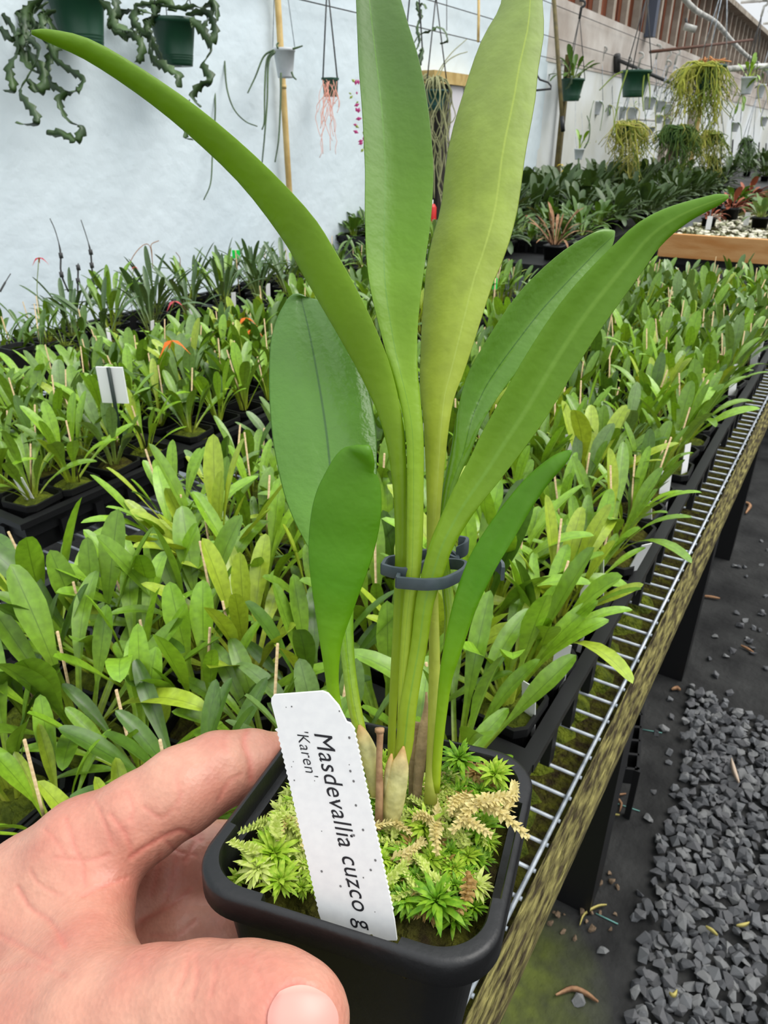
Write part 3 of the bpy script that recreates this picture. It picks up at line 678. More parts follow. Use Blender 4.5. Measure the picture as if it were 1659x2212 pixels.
# ------------------------------------------------------------------ its leaves: traced blade by blade, each with its own depth, curl and thickness
def hero_leaf(pts, m, roll=0, fold=.25, thick=.0011, n=56, ridge=0, rw=.06, label=None, shift=0, rollend=None, name='leaf'):
    q = cr(pts, n); pos = np.array([P(a, b_, d_) for a, b_, d_, w_ in q]); hw = np.maximum(q[:, 3], .5)*q[:, 2]/FPX/2
    T = np.gradient(pos, axis=0); T /= np.linalg.norm(T, axis=1)[:, None]
    arc = np.r_[0, np.cumsum(np.linalg.norm(np.diff(pos, axis=0), axis=1))]; v = 1-arc/arc[-1]     # v = 0 at the base
    mb = MB(); K = 28; uvs = []; vs = []
    for i in range(n):
        V = pos[i]-CAM; V /= np.linalg.norm(V); S = np.cross(T[i], V); S /= np.linalg.norm(S)
        if S@RT < 0: S = -S
        N = np.cross(S, T[i]); N /= np.linalg.norm(N)
        if N@V > 0: N = -N
        r = roll if rollend is None else rollend+(roll-rollend)*(1-v[i])
        S2 = S*math.cos(r)+N*math.sin(r); N2 = N*math.cos(r)-S*math.sin(r)
        h = hw[i]/math.cos(r); pet = max(0, min(1, (.0042-h)/.0022))          # 1 = petiole: round section
        th = thick*(1-pet)+pet*h*1.5; fo = fold*(1-.75*pet)
        for k in range(K):
            a = 2*math.pi*k/K; u = math.cos(a); top = math.sin(a)
            edge = math.sqrt(max(0, 1-u**2)) if pet > .5 else (1-abs(u)**6)
            off = (th/2)*edge*(1 if top > 0 else -1)*min(1, abs(top)*3+pet)
            uu = u-shift
            off += fo*h*(abs(uu)**1.5-.35)
            off += ridge*math.exp(-(uu/rw)**2)*(1-pet)*min(1, h/.004)
            vs.append(pos[i]+S2*h*u+N2*off); uvs.append(((u+1)/2, v[i]))
    fs = [(i*K+k, i*K+(k+1) % K, (i+1)*K+(k+1) % K, (i+1)*K+k) for i in range(n-1) for k in range(K)]+[tuple(range(K-1, -1, -1)), tuple((n-1)*K+k for k in range(K))]
    mb.add(vs, fs); me = mb.mesh(name, m); ul = me.uv_layers.new(name='UVMap')
    idx = np.empty(len(me.loops), int); me.loops.foreach_get('vertex_index', idx); ul.data.foreach_set('uv', np.array(uvs)[idx].ravel())
    o = link(name, me, hero); o.matrix_parent_inverse = hero.matrix_basis.inverted()
    if label: o['label'] = label
    return o
stem, y1, y2 = G(160, 176, 48), G(150, 182, 34), G(122, 166, 28)
HL1 = leafmat('hero_leaf_arching', [(0, stem), (.3, G(134, 164, 26)), (.55, G(116, 152, 8)), (1, G(106, 144, 14))], .42, trans=.42, mottle=.06)
HT1 = leafmat('hero_leaf_upright', [(0, stem), (.35, G(134, 168, 28)), (.6, G(98, 142, 6)), (.8, G(80, 118, 32)), (1, G(90, 120, 62))], .42, mid=G(92, 140, 30), midpos=.32, midw=.01, trans=.36, mottle=.06)
HT2 = leafmat('hero_leaf_pale', [(0, G(176, 184, 84)), (.35, G(160, 176, 52)), (.65, G(146, 166, 66)), (1, G(138, 158, 92))], .5, mid=G(166, 184, 80), midpos=.74, midw=.011, trans=.36, mottle=.10, mscale=140)
HR = leafmat('hero_leaf_right', [(0, stem), (.3, G(134, 166, 24)), (.6, G(106, 148, 10)), (1, G(98, 142, 24))], .4, mid=G(122, 162, 50), midpos=.56, midw=.045, trans=.4, mottle=.06)  # pale midrib, widened to paint in the soft highlight along the keel
HR2 = leafmat('hero_leaf_shiny', [(0, stem), (.35, G(112, 150, 20)), (.6, G(88, 136, 16)), (1, G(100, 142, 44))], .3, mid=G(54, 98, 20), midpos=.62, midw=.01, trans=.32, mottle=.06, spec=.5)
HB = leafmat('hero_leaf_round', [(0, stem), (.3, G(100, 150, 18)), (.55, G(78, 128, 8)), (1, G(70, 114, 26))], .3, mid=G(34, 80, 8), midpos=.52, midw=.010, trans=.15, bump=.16, bscale=420, mottle=.08, spec=.55)
HS = leafmat('hero_leaf_small', [(0, G(164, 186, 46)), (.35, G(122, 168, 18)), (.6, G(92, 150, 10)), (1, G(88, 138, 14))], .4, trans=.42, mottle=.05)
hero_leaf([(652, 636, .222, 8), (650, 646, .222, 60), (654, 668, .221, 108), (664, 714, .219, 160), (678, 790, .216, 197), (690, 862, .213, 217), (702, 946, .209, 224), (712, 1043, .205, 204), (719, 1106, .202, 174), (727, 1165, .2, 132), (735, 1240, .197, 78), (743, 1320, .194, 42), (752, 1425, .192, 29), (764, 1516, .191, 29), (781, 1590, .190, 26), (803, 1670, .189, 24)],
          HB, fold=-.10, ridge=-.0009, label='broad glossy rounded leaf with a dark midrib groove')
hero_leaf([(68, 70, .165, 8), (105, 78, .167, 24), (190, 108, .171, 40), (306, 180, .176, 48), (422, 268, .18, 58), (539, 375, .184, 66), (637, 490, .187, 82), (684, 566, .188, 86), (729, 644, .189, 85), (775, 730, .19, 78), (812, 810, .191, 66), (846, 912, .192, 46), (862, 1022, .193, 32), (867, 1148, .194, 26), (864, 1260, .195, 23), (858, 1380, .196, 20), (849, 1520, .197, 17), (845, 1640, .197, 16), (845, 1720, .196, 16)],
          HL1, roll=.5, fold=-.18, label='long leaf arching far to the left')
hero_leaf([(806, -128, .215, 10), (808, -90, .213, 50), (812, -20, .211, 84), (826, 72, .208, 107), (838, 145, .206, 125), (850, 235, .203, 136), (857, 325, .201, 141), (859, 385, .2, 142), (856, 470, .198, 138), (852, 560, .196, 124), (853, 630, .194, 106), (861, 722, .193, 76), (873, 803, .192, 56), (888, 880, .191, 42), (896, 950, .19, 37), (897, 1040, .19, 35), (896, 1148, .189, 35), (892, 1245, .188, 31), (882, 1330, .188, 25), (873, 1445, .188, 22), (868, 1560, .188, 20), (864, 1680, .188, 18)],
          HT1, roll=-.25, fold=.3, ridge=-.0004, shift=-.3, label='tall upright leaf cut by the top of the frame, darker green')
hero_leaf([(1130, -170, .225, 10), (1130, -130, .223, 50), (1127, -60, .22, 84), (1123, 0, .218, 94), (1108, 65, .216, 132), (1086, 145, .214, 150), (1070, 217, .212, 167), (1046, 325, .209, 175), (1032, 434, .206, 174), (1015, 506, .203, 172), (1000, 560, .202, 163), (988, 606, .201, 151), (966, 722, .198, 122), (952, 802, .197, 98), (944, 853, .196, 77), (942, 912, .195, 58), (940, 980, .195, 46), (938, 1064, .195, 34), (935, 1148, .195, 27), (934, 1240, .195, 24), (936, 1320, .195, 23), (938, 1400, .194, 24), (938, 1480, .194, 25), (937, 1560, .193, 26), (934, 1640, .193, 27), (930, 1735, .192, 29)],
          HT2, roll=.2, fold=-.28, ridge=.0004, shift=.48, label='tallest leaf, pale underside towards us with a light midrib')
hero_leaf([(1327, 500, .215, 6), (1308, 516, .214, 44), (1272, 550, .213, 74), (1222, 598, .211, 98), (1160, 664, .209, 108), (1104, 737, .207, 102), (1068, 788, .206, 92), (1038, 838, .205, 82), (1012, 905, .203, 60), (995, 972, .202, 44), (979, 1020, .201, 32), (963, 1085, .2, 23), (957, 1180, .199, 21), (966, 1270, .199, 24), (972, 1340, .198, 24), (964, 1450, .197, 22), (948, 1600, .196, 20), (940, 1700, .195, 20)],
          HR2, roll=-.2, fold=.48, ridge=-.0004, shift=.2, label='shiny right-hand leaf half behind the long one')
hero_leaf([(1574, 424, .16, 7), (1552, 431, .161, 24), (1530, 439, .162, 30), (1485, 457, .164, 42), (1438, 482, .166, 58), (1395, 515, .168, 72), (1358, 558, .17, 83), (1312, 612, .172, 94), (1268, 667, .174, 101), (1226, 727, .176, 104), (1178, 804, .178, 105), (1133, 881, .18, 103), (1081, 962, .182, 92), (1049, 1014, .183, 79), (1009, 1074, .184, 66), (982, 1121, .185, 57), (953, 1180, .185, 50), (933, 1245, .186, 46), (917, 1305, .186, 39), (906, 1389, .187, 36), (893, 1462, .187, 35), (881, 1534, .187, 37), (874, 1606, .188, 38), (864, 1664, .188, 32), (858, 1720, .188, 28)],
          HR, roll=.15, fold=.34, ridge=.0010, rw=.13, shift=.12, label='long broad leaf reaching up to the right')
hero_leaf([(1234, 974, .168, 6), (1222, 984, .169, 22), (1200, 1002, .17, 34), (1163, 1038, .172, 44), (1126, 1086, .174, 54), (1090, 1141, .176, 62), (1052, 1202, .178, 64), (1028, 1250, .18, 60), (1004, 1310, .182, 52), (976, 1410, .185, 38), (963, 1466, .187, 28), (954, 1540, .189, 23), (946, 1620, .191, 20), (940, 1710, .192, 20)],
          HS, roll=.35, fold=.3, shift=-.2, label='short narrow leaf leaning right')
hero_leaf([(797, 962, .166, 6), (792, 970, .166, 32), (781, 986, .167, 70), (766, 1009, .168, 100), (757, 1056, .169, 135), (748, 1106, .170, 150), (738, 1170, .172, 146), (730, 1226, .173, 128), (722, 1299, .175, 93), (715, 1382, .178, 51), (717, 1462, .18, 29), (725, 1534, .182, 27), (738, 1620, .184, 24), (755, 1690, .185, 22)],
          HS, roll=.1, fold=-.12, label='short spoon-shaped leaf nearest to us')
# papery sheaths, dry twig and old flower stalks at the base
SH = leafmat('papery_sheath', [(0, G(176, 170, 104)), (.7, G(206, 204, 150)), (1, G(184, 150, 96))], .6, trans=.35, mottle=.25, mscale=240, bump=.3)
hero_leaf([(872, 1612, .186, 4), (868, 1634, .186, 22), (863, 1660, .1855, 40), (852, 1720, .186, 48), (843, 1765, .187, 44), (832, 1800, .188, 30)], SH, fold=-.5, thick=.0006, n=20, name='sheath')
hero_leaf([(846, 1628, .1862, 4), (842, 1655, .1862, 18), (840, 1690, .1866, 24), (838, 1740, .187, 22), (836, 1790, .1876, 16)], SH, fold=-.3, thick=.0006, n=18, name='sheath')
hero_leaf([(776, 1566, .1885, 5), (782, 1584, .1885, 24), (794, 1620, .1885, 38), (806, 1660, .1885, 38), (814, 1720, .188, 26)], SH, fold=-.5, thick=.0006, n=18, name='sheath')
DRY = leafmat('dry_stalk', [(0, G(110, 92, 62)), (.5, G(160, 138, 98)), (1, G(178, 150, 112))], .8, trans=.1, mottle=.35, mscale=220, bump=.5)
hero_leaf([(921, 1495, .1975, 5), (920, 1530, .1972, 10), (914, 1580, .197, 22), (908, 1640, .1965, 24), (902, 1700, .196, 20), (900, 1760, .195, 16)], DRY, fold=-.4, thick=.0006, n=20, name='dry_sheath')
hero_leaf([(900, 1560, .2, 14), (893, 1640, .2, 18), (890, 1730, .199, 16)], DRY, fold=-.3, thick=.0006, n=14, name='dry_sheath')
mb = MB(); q = [P(x, y, .1855) for x, y in ((820, 1574), (821, 1590), (819, 1640), (820, 1700), (818, 1790))]; mb.tube(q, [.0011, .0009, .0008, .0010, .0011], 8)
mb.tube([P(820, 1573, .1855), P(820, 1582, .1855)], .00125, 8); mb.build('dry_twig', mat('twig', lin(168, 134, 100), .8, .2, lin(130, 98, 70), 300), hero, True, True)

# ------------------------------------------------------------------ sphagnum: star-shaped tufts and straw-coloured dead strands
def tuft(seed, m, n=34, s=.0052):
    r = np.random.default_rng(seed); mb = MB()
    for k in range(n):
        az = k*2.4+r.uniform(-.3, .3); el = math.acos(1-1.0*(k+.5)/n)*1.12
        d_ = np.array([math.sin(el)*math.cos(az), math.sin(el)*math.sin(az), math.cos(el)]); sd_ = np.cross(d_, (0, 0, 1.0)); sd_ /= np.linalg.norm(sd_)+1e-9; up = np.cross(sd_, d_)
        L = s*r.uniform(.55, 1.1)*(1.15 if el > .7 else .7); w_ = L*.16; o = d_*s*.08
        c1 = o+d_*L*.5+up*L*.1; c2 = o+d_*L*.85+up*L*.02; tip = o+d_*L*1.1-up*L*.12
        w_ *= .8; mb.add([o-sd_*w_*.5, o+sd_*w_*.5, c1-sd_*w_, c1+sd_*w_, c2-sd_*w_*.7, c2+sd_*w_*.7, tip, c1+up*w_*.7], [(0, 1, 7), (0, 7, 2), (1, 3, 7), (2, 7, 4), (7, 5, 4), (7, 3, 5), (4, 5, 6)])
    return mb.mesh('moss_tuft', m)
MO = [mat('sphagnum_%d' % i, c, .55, .4, d_, 700, trans=.35, coord='Object') for i, (c, d_) in enumerate([(G(134, 176, 26), G(184, 206, 70)), (G(176, 196, 76), G(212, 218, 134)), (G(88, 142, 16), G(142, 182, 40)), (G(212, 194, 122), G(228, 214, 156)), (G(160, 124, 62), G(196, 164, 100))])]
TU = [[tuft(10*i+k, m, 46+8*k, .0047) for k in range(3)] for i, m in enumerate(MO)]
def strand(seed, m, L=.016):
    r = np.random.default_rng(seed); mb = MB(); n = 16
    c = [np.array([.0015*math.sin(3*t+seed), L*t, .003*math.sin(2.2*t+seed*.7)]) for t in np.linspace(0, 1, n)]
    mb.tube(c, [.0007*(1-.6*i/n) for i in range(n)], 5)
    for i in range(1, n-1):
        for k in range(4):
            a = k*1.57+i*.8; d_ = np.array([math.cos(a)*.8, .75, math.sin(a)*.8]); d_ /= np.linalg.norm(d_); sd_ = np.cross(d_, (0, .2, 1.0)); sd_ /= np.linalg.norm(sd_)
            l = .0032*(1-.55*i/n)*r.uniform(.8, 1.2); w_ = l*.24
            mb.add([c[i]-sd_*w_*.6, c[i]+sd_*w_*.6, c[i]+d_*l*.6+sd_*w_, c[i]+d_*l*.6-sd_*w_, c[i]+d_*l], [(0, 1, 2, 3), (3, 2, 4)])
    return mb.mesh('moss_strand', m)
SD = [strand(k, MO[3] if k < 2 else (MO[1] if k < 4 else MO[4])) for k in range(6)]
HI = hero.matrix_basis.inverted()
def put(me, name, x, y, z, s=1, rx=0, ry=0, rz=0):
    o = link(name, me, hero); o.matrix_basis = HP @ Matrix.Translation((x, y, z)) @ Matrix.Rotation(rz, 4, 'Z') @ Matrix.Rotation(rx, 4, 'X') @ Matrix.Rotation(ry, 4, 'Y') @ Matrix.Scale(s, 4); return o
def plane_at(px_, py_, z):
    """pixel -> local point on the plane z above the rim"""
    r = ray(px_, py_); n0 = PC+PN*z; t = ((n0-CAM)@PN)/(r@PN); return W2L(CAM+r*t)
rr = random.Random(5)
for i in range(19):
    for j in range(19):
        x = -.029+.058*i/18+rr.uniform(-.0015, .0015); y = -.029+.058*j/18+rr.uniform(-.0015, .0015)
        if abs(x) > .0285 or y > .029 or y < -.0245+.004*(x > .004) or (abs(x)-.022 > 0 and abs(y)-.022 > 0 and math.hypot(abs(x)-.022, abs(y)-.022) > .0085): continue
        if y > .0 and -.02 < x < .004 and rr.random() < .5: continue
        r_ = rr.random()
        if x < -.005: ci = 1 if r_ < .42 else 0 if r_ < .85 else 3
        elif y < -.01: ci = 2 if r_ < .5 else 0 if r_ < .8 else 4
        else: ci = 2 if r_ < .4 else 0 if r_ < .72 else 1 if r_ < .9 else 4
        edge = max(abs(x), abs(y))/.03
        put(rr.choice(TU[ci]), 'moss_tuft', x, y, -.0055-.002*edge+rr.uniform(-.0015, .003), rr.uniform(.5, .85), rr.uniform(-.4, .4), rr.uniform(-.4, .4), rr.uniform(0, 6))
for i in range(90):
    x, y = rr.uniform(-.025, .025), rr.uniform(-.021, .025)
    rz_ = rr.uniform(0, 6); k_ = rr.uniform(.45, .8)
    if max(abs(x-math.sin(rz_)*.014), abs(y+math.cos(rz_)*.014)) > .029: rz_ = math.atan2(x, -y)
    put(SD[rr.choice((2, 3, 3, 2, 1))], 'moss_strand', x, y, -.004+rr.uniform(-.002, .001), k_, rr.uniform(.1, .5), rr.uniform(-.4, .4), rz_)
# featured bits
for (px_, py_, z, ci, s_) in [(945, 1952, -.003, 2, 1.35), (590, 1850, -.003, 0, 1.2), (620, 1790, -.003, 1, 1.0), (1000, 1625, .002, 2, 1.2), (1075, 1660, -.001, 0, 1.0), (915, 1790, -.002, 0, 1.0), (600, 1920, -.004, 0, 1.0), (560, 1880, -.003, 1, 1.0), (880, 1850, -.004, 2, 1.0), (1040, 1790, -.002, 2, 1.0)]:
    l = plane_at(px_, py_, z); lim = .0305-.0046*s_; l[0] = max(-lim, min(lim, l[0])); l[1] = max(-lim, min(lim, l[1])); put(TU[ci][1], 'moss_tuft', l[0], l[1], z, s_, rr.uniform(-.3, .3), rr.uniform(-.3, .3), rr.uniform(0, 6))
for (px0, py0, px1, py1, z0, z1, m_) in [(985, 1760, 1065, 1820, .003, .004, 0), (1050, 1735, 1135, 1820, .004, .004, 1), (1030, 1730, 1120, 1735, .005, .006, 0), (1075, 1740, 970, 1800, .005, .003, 1), (1020, 1720, 975, 1775, .004, .003, 0), (1000, 1890, 1000, 1950, .001, .001, 4), (960, 1795, 935, 1850, 0, 0, 1), (945, 1785, 890, 1790, 0, 0, 0), (950, 1850, 1020, 1905, -.002, -.001, 5), (560, 1800, 525, 1780, -.002, .001, 2), (600, 1820, 615, 1745, 0, .004, 3), (540, 1860, 512, 1805, -.002, .002, 2), (1080, 1760, 1120, 1700, .004, .005, 1), (1000, 1745, 1090, 1745, .004, .007, 0)]:
    a, b_ = plane_at(px0, py0, z0), plane_at(px1, py1, z1); a[2] = z0; b_[2] = z1
    d_ = b_-a; L = np.linalg.norm(d_); rz = math.atan2(-d_[0], d_[1]); rx = math.asin(d_[2]/L)
    o = put(SD[m_], 'moss_strand', *a, 1, rx, 0, rz); o.matrix_basis = o.matrix_basis @ Matrix.Diagonal((1.0, L/.016, 1.0, 1))

# ------------------------------------------------------------------ plant label
b0 = P(690, 1972, .1640); upv = P(599, 1576, .1580)-b0; rtv = P(857, 2013, .1600)-b0
rtv -= upv*(rtv@upv)/(upv@upv); WL = np.linalg.norm(rtv); HL = np.linalg.norm(upv); ex = rtv/WL; ey = upv/HL; ez = np.cross(ex, ey)
if ez@FW > 0: ez = -ez
lab = tag(empty('plant_label'), 'white plastic plant label with slanted black lettering stuck in the held pot', 'label')
lab.matrix_basis = Matrix(((ex[0], ey[0], ez[0], b0[0]), (ex[1], ey[1], ez[1], b0[1]), (ex[2], ey[2], ez[2], b0[2]), (0, 0, 0, 1)))
def saw(x, y0, y1, sgn, n=34):
    out = []
    for k in range(n):
        y = y0+(y1-y0)*k/n; out.append((x, y)); out.append((x+sgn*.00028, y+(y1-y0)/n*.5))
    return out
Ht = HL+.0078
outl = [(.0004, -.007), (WL-.0004, -.007)]+[(WL, -.002)]+saw(WL, 0, HL-.0008, 1)+[(WL-.0004, HL), (WL-.0012, HL+.0004), (WL-.0022, HL+.0042), (WL-.0040, HL+.0072), (WL-.0052, Ht), (.0010, Ht+.0002), (.0003, Ht-.0004), (0, Ht-.0016), (.0002, HL+.0002), (-.0006, HL)]+saw(0, HL-.0006, 0, -1)+[(0, -.002)]
bm = bmesh.new(); vv = [bm.verts.new((x, y, 0)) for x, y in outl]; fc = bm.faces.new(vv); r_ = bmesh.ops.extrude_face_region(bm, geom=[fc]); bmesh.ops.translate(bm, verts=[e for e in r_['geom'] if isinstance(e, bmesh.types.BMVert)], vec=(0, 0, -.0006)); bmesh.ops.recalc_face_normals(bm, faces=bm.faces)
me = bpy.data.meshes.new('card'); bm.to_mesh(me); bm.free(); me.materials.append(mat('label_white', lin(226, 226, 224), .45, .4, lin(220, 220, 219), 400)); link('card', me, lab)
INK = mat('label_ink', lin(34, 34, 38), .6, .3)
def lettering(body, x_base, cap, y_top, length, name, thick=0):
    cu = bpy.data.curves.new(name, 'FONT'); cu.body = body; cu.shear = .22; cu.size = 1; cu.offset = thick; cu.space_character = 1.06
    ob = bpy.data.objects.new(name, cu); COL.objects.link(ob); dg = bpy.context.evaluated_depsgraph_get(); me = bpy.data.meshes.new_from_object(ob.evaluated_get(dg)); bpy.data.objects.remove(ob)
    co = np.empty(len(me.vertices)*3); me.vertices.foreach_get('co', co); co = co.reshape(-1, 3)
    kx = length/(co[:, 0].max()-co[:, 0].min()); x0 = co[:, 0].min(); ky = cap/.70
    new = np.stack([x_base+co[:, 1]*ky, y_top-(co[:, 0]-x0)*kx, np.full(len(co), .00008)], 1); me.vertices.foreach_set('co', new.ravel()); me.update(); me.materials.clear(); me.materials.append(INK)
    return link(name, me, lab)
lettering('Masdevallia cuzco g', .0084, .0041, HL-.0016, HL+.0028, 'lettering', .0005)
lettering("'Karen'", .0044, .0027, HL-.0010, .0108, 'lettering', -.006)
mb = MB()
for k in range(26):
    x, y = rr.uniform(.001, WL-.001), rr.uniform(0, Ht-.002); r0 = rr.choice((.00012, .00018, .00028)); n = 7
    mb.add([(x+r0*math.cos(6.283*q/n), y+r0*1.2*math.sin(6.283*q/n), .00006) for q in range(n)], [tuple(range(n))])
mb.build('specks', mat('label_speck', lin(110, 108, 108), .8, .2), lab, False)

# ------------------------------------------------------------------ slate-coloured plant clip looped round the stems
clip = tag(empty('plant_clip', P(900, 1240, .19)), 'slate-grey plastic plant clip looped around the leaf stems', 'clip')
CLM = mat('slate_plastic', lin(66, 76, 80), .5, .4, lin(56, 66, 70), 200)
def band(name, pts, closed=True, hgt=.0031, th=.0011, n=60):
    q = np.array([P(*p) for p in pts]); q = cr(np.vstack([q, q[:1]]) if closed else q, n); mb = MB(); vs = []
    for i in range(n):
        t = q[min(i+1, n-1)]-q[max(i-1, 0)]; t -= PN*(t@PN); t /= np.linalg.norm(t); s_ = np.cross(t, PN)
        for a, b_ in ((-1, -.8), (-.8, -1), (.8, -1), (1, -.8), (1, .8), (.8, 1), (-.8, 1), (-1, .8)): vs.append(q[i]+s_*a*th/2+PN*b_*hgt/2)
    fs = [(i*8+k, i*8+(k+1) % 8, i*8+8+(k+1) % 8, i*8+8+k) for i in range(n-1) for k in range(8)]+[tuple(range(7, -1, -1)), tuple((n-1)*8+k for k in range(8))]
    mb.add(vs, fs); return auto(mb.build(name, CLM, clip, True, True), 40)
band('loop', [(858, 1258, .1845), (905, 1262, .182), (930, 1262, .181), (962, 1258, .184), (1000, 1238, .19), (1002, 1222, .196), (960, 1218, .2), (900, 1228, .196), (866, 1244, .19)])
band('loop', [(826, 1229, .191), (850, 1236, .189), (880, 1238, .188), (905, 1228, .192), (935, 1212, .2), (960, 1205, .205), (988, 1215, .204), (975, 1200, .208), (930, 1196, .206), (870, 1208, .2), (838, 1214, .196)])
band('tab', [(985, 1196, .206), (1004, 1186, .205), (1008, 1176, .207), (992, 1172, .209)], False, .0042, n=24)
band('tab', [(1040, 1222, .2), (1070, 1218, .2), (1084, 1228, .199), (1086, 1240, .198)], False, .004, n=24)

# ------------------------------------------------------------------ hand: one continuous surface from blended round cones (surface nets)
def cam3(x, y, d): return np.array([(x-IW/2)/FPX*d, -(y-IH/2)/FPX*d, d])
def C2W(p): return CAM+p[..., :1]*RT+p[..., 1:2]*UP+p[..., 2:3]*FW
HAND = {
 'thumb': [((-120, 2330, .185), .021), ((60, 2262, .172), .0185), ((230, 2215, .160), .0150), ((330, 2196, .155), .0132), ((430, 2186, .151), .0128), ((530, 2188, .147), .0126), ((600, 2196, .144), .0118), ((645, 2203, .142), .0102)],
 'index': [((-60, 2060, .225), .019), ((80, 1932, .212), .0172), ((190, 1838, .207), .0150), ((300, 1770, .206), .0125), ((395, 1706, .208), .0121), ((470, 1664, .213), .0108), ((540, 1650, .219), .0098), ((610, 1650, .226), .0090), ((650, 1655, .230), .0078)],
 'middle': [((-40, 2110, .235), .018), ((110, 2010, .232), .0155), ((260, 1925, .232), .0128), ((370, 1880, .233), .0120), ((460, 1850, .238), .0105), ((540, 1830, .246), .0095), ((600, 1820, .252), .0085)],
 'ring': [((-20, 2210, .235), .018), ((140, 2130, .232), .0150), ((300, 2050, .228), .0128), ((400, 2010, .226), .0118), ((480, 2000, .228), .0100), ((560, 1990, .236), .0090), ((620, 1985, .244), .0080)],
 'web1': [((60, 1960, .205), .0150), ((130, 2060, .190), .0128), ((170, 2160, .174), .0125)],
 'web2': [((170, 1880, .203), .0125), ((205, 1975, .192), .0095), ((196, 2080, .176), .0105)],
 'palm1': [((-160, 2140, .22), .024), ((20, 2080, .214), .02)],
 'palm2': [((-160, 2290, .205), .026), ((-40, 2200, .215), .024)],
 'wrist': [((-330, 2390, .205), .027), ((-160, 2260, .208), .028)],
}
segs = []
for nm, ch in HAND.items():
    for (a, ra), (b_, rb) in zip(ch[:-1], ch[1:]): segs.append((nm, cam3(*a), ra, cam3(*b_), rb))
lo = np.min([np.minimum(s[1]-s[2], s[3]-s[4]) for s in segs], 0)-.006; hi = np.max([np.maximum(s[1]+s[2], s[3]+s[4]) for s in segs], 0)+.006
VX = .0013; dims = np.ceil((hi-lo)/VX).astype(int)
ax = [lo[i]+VX*np.arange(dims[i]) for i in range(3)]
Gx, Gy, Gz = np.meshgrid(*ax, indexing='ij'); GP = np.stack([Gx, Gy, Gz], -1).astype(np.float32)
def cone(a, ra, b_, rb):
    ba = (b_-a).astype(np.float32); pa = GP-a.astype(np.float32); h = np.clip((pa@ba)/(ba@ba), 0, 1)
    return np.linalg.norm(pa-h[..., None]*ba, axis=-1)-(ra+(rb-ra)*h)
fing = {}
for nm, a, ra, b_, rb in segs:
    d_ = cone(a, ra, b_, rb); fing[nm] = d_ if nm not in fing else np.minimum(fing[nm], d_) if False else (lambda p, q, k: np.minimum(p, q)-np.maximum(k-np.abs(p-q), 0)**2/(4*k))(fing[nm], d_, .003)
smin = lambda p, q, k: np.minimum(p, q)-np.maximum(k-np.abs(p-q), 0)**2/(4*k)
body = fing['wrist']
for nm in ('palm1', 'palm2'): body = smin(body, fing[nm], .012)
body = smin(body, smin(fing['web1'], fing['web2'], .008), .010)
fg = np.minimum(np.minimum(fing['index'], fing['middle']), fing['ring']); fg = smin(smin(fing['index'], fing['middle'], .0022), fing['ring'], .0022)
sdf = smin(smin(body, fg, .009), fing['thumb'], .009)
# skin folds: shallow grooves pressed in along short chains
for (chain, r_, dep) in [([(470, 1575, .205), (478, 1600, .2025), (486, 1650, .2025), (480, 1700, .2045)], .0016, .0007), ([(285, 1690, .198), (298, 1740, .1935), (306, 1800, .194)], .0018, .0006), ([(160, 1760, .196), (170, 1840, .190), (165, 1910, .190)], .0016, .0004),
                       ([(400, 2058, .143), (408, 2100, .1395), (412, 2150, .138)], .0016, .0005), ([(90, 1930, .195), (110, 2000, .186), (150, 2050, .18)], .0016, .0004), ([(60, 2080, .178), (160, 2090, .172)], .0016, .0004)]:
    c3 = [cam3(*c_) for c_ in chain]
    g_ = np.min([cone(a, r_, b_, r_) for a, b_ in zip(c3[:-1], c3[1:])], 0)
    sdf = sdf+dep*np.exp(-np.maximum(g_+r_, 0)**2/(2*(.0013**2))).astype(np.float32)
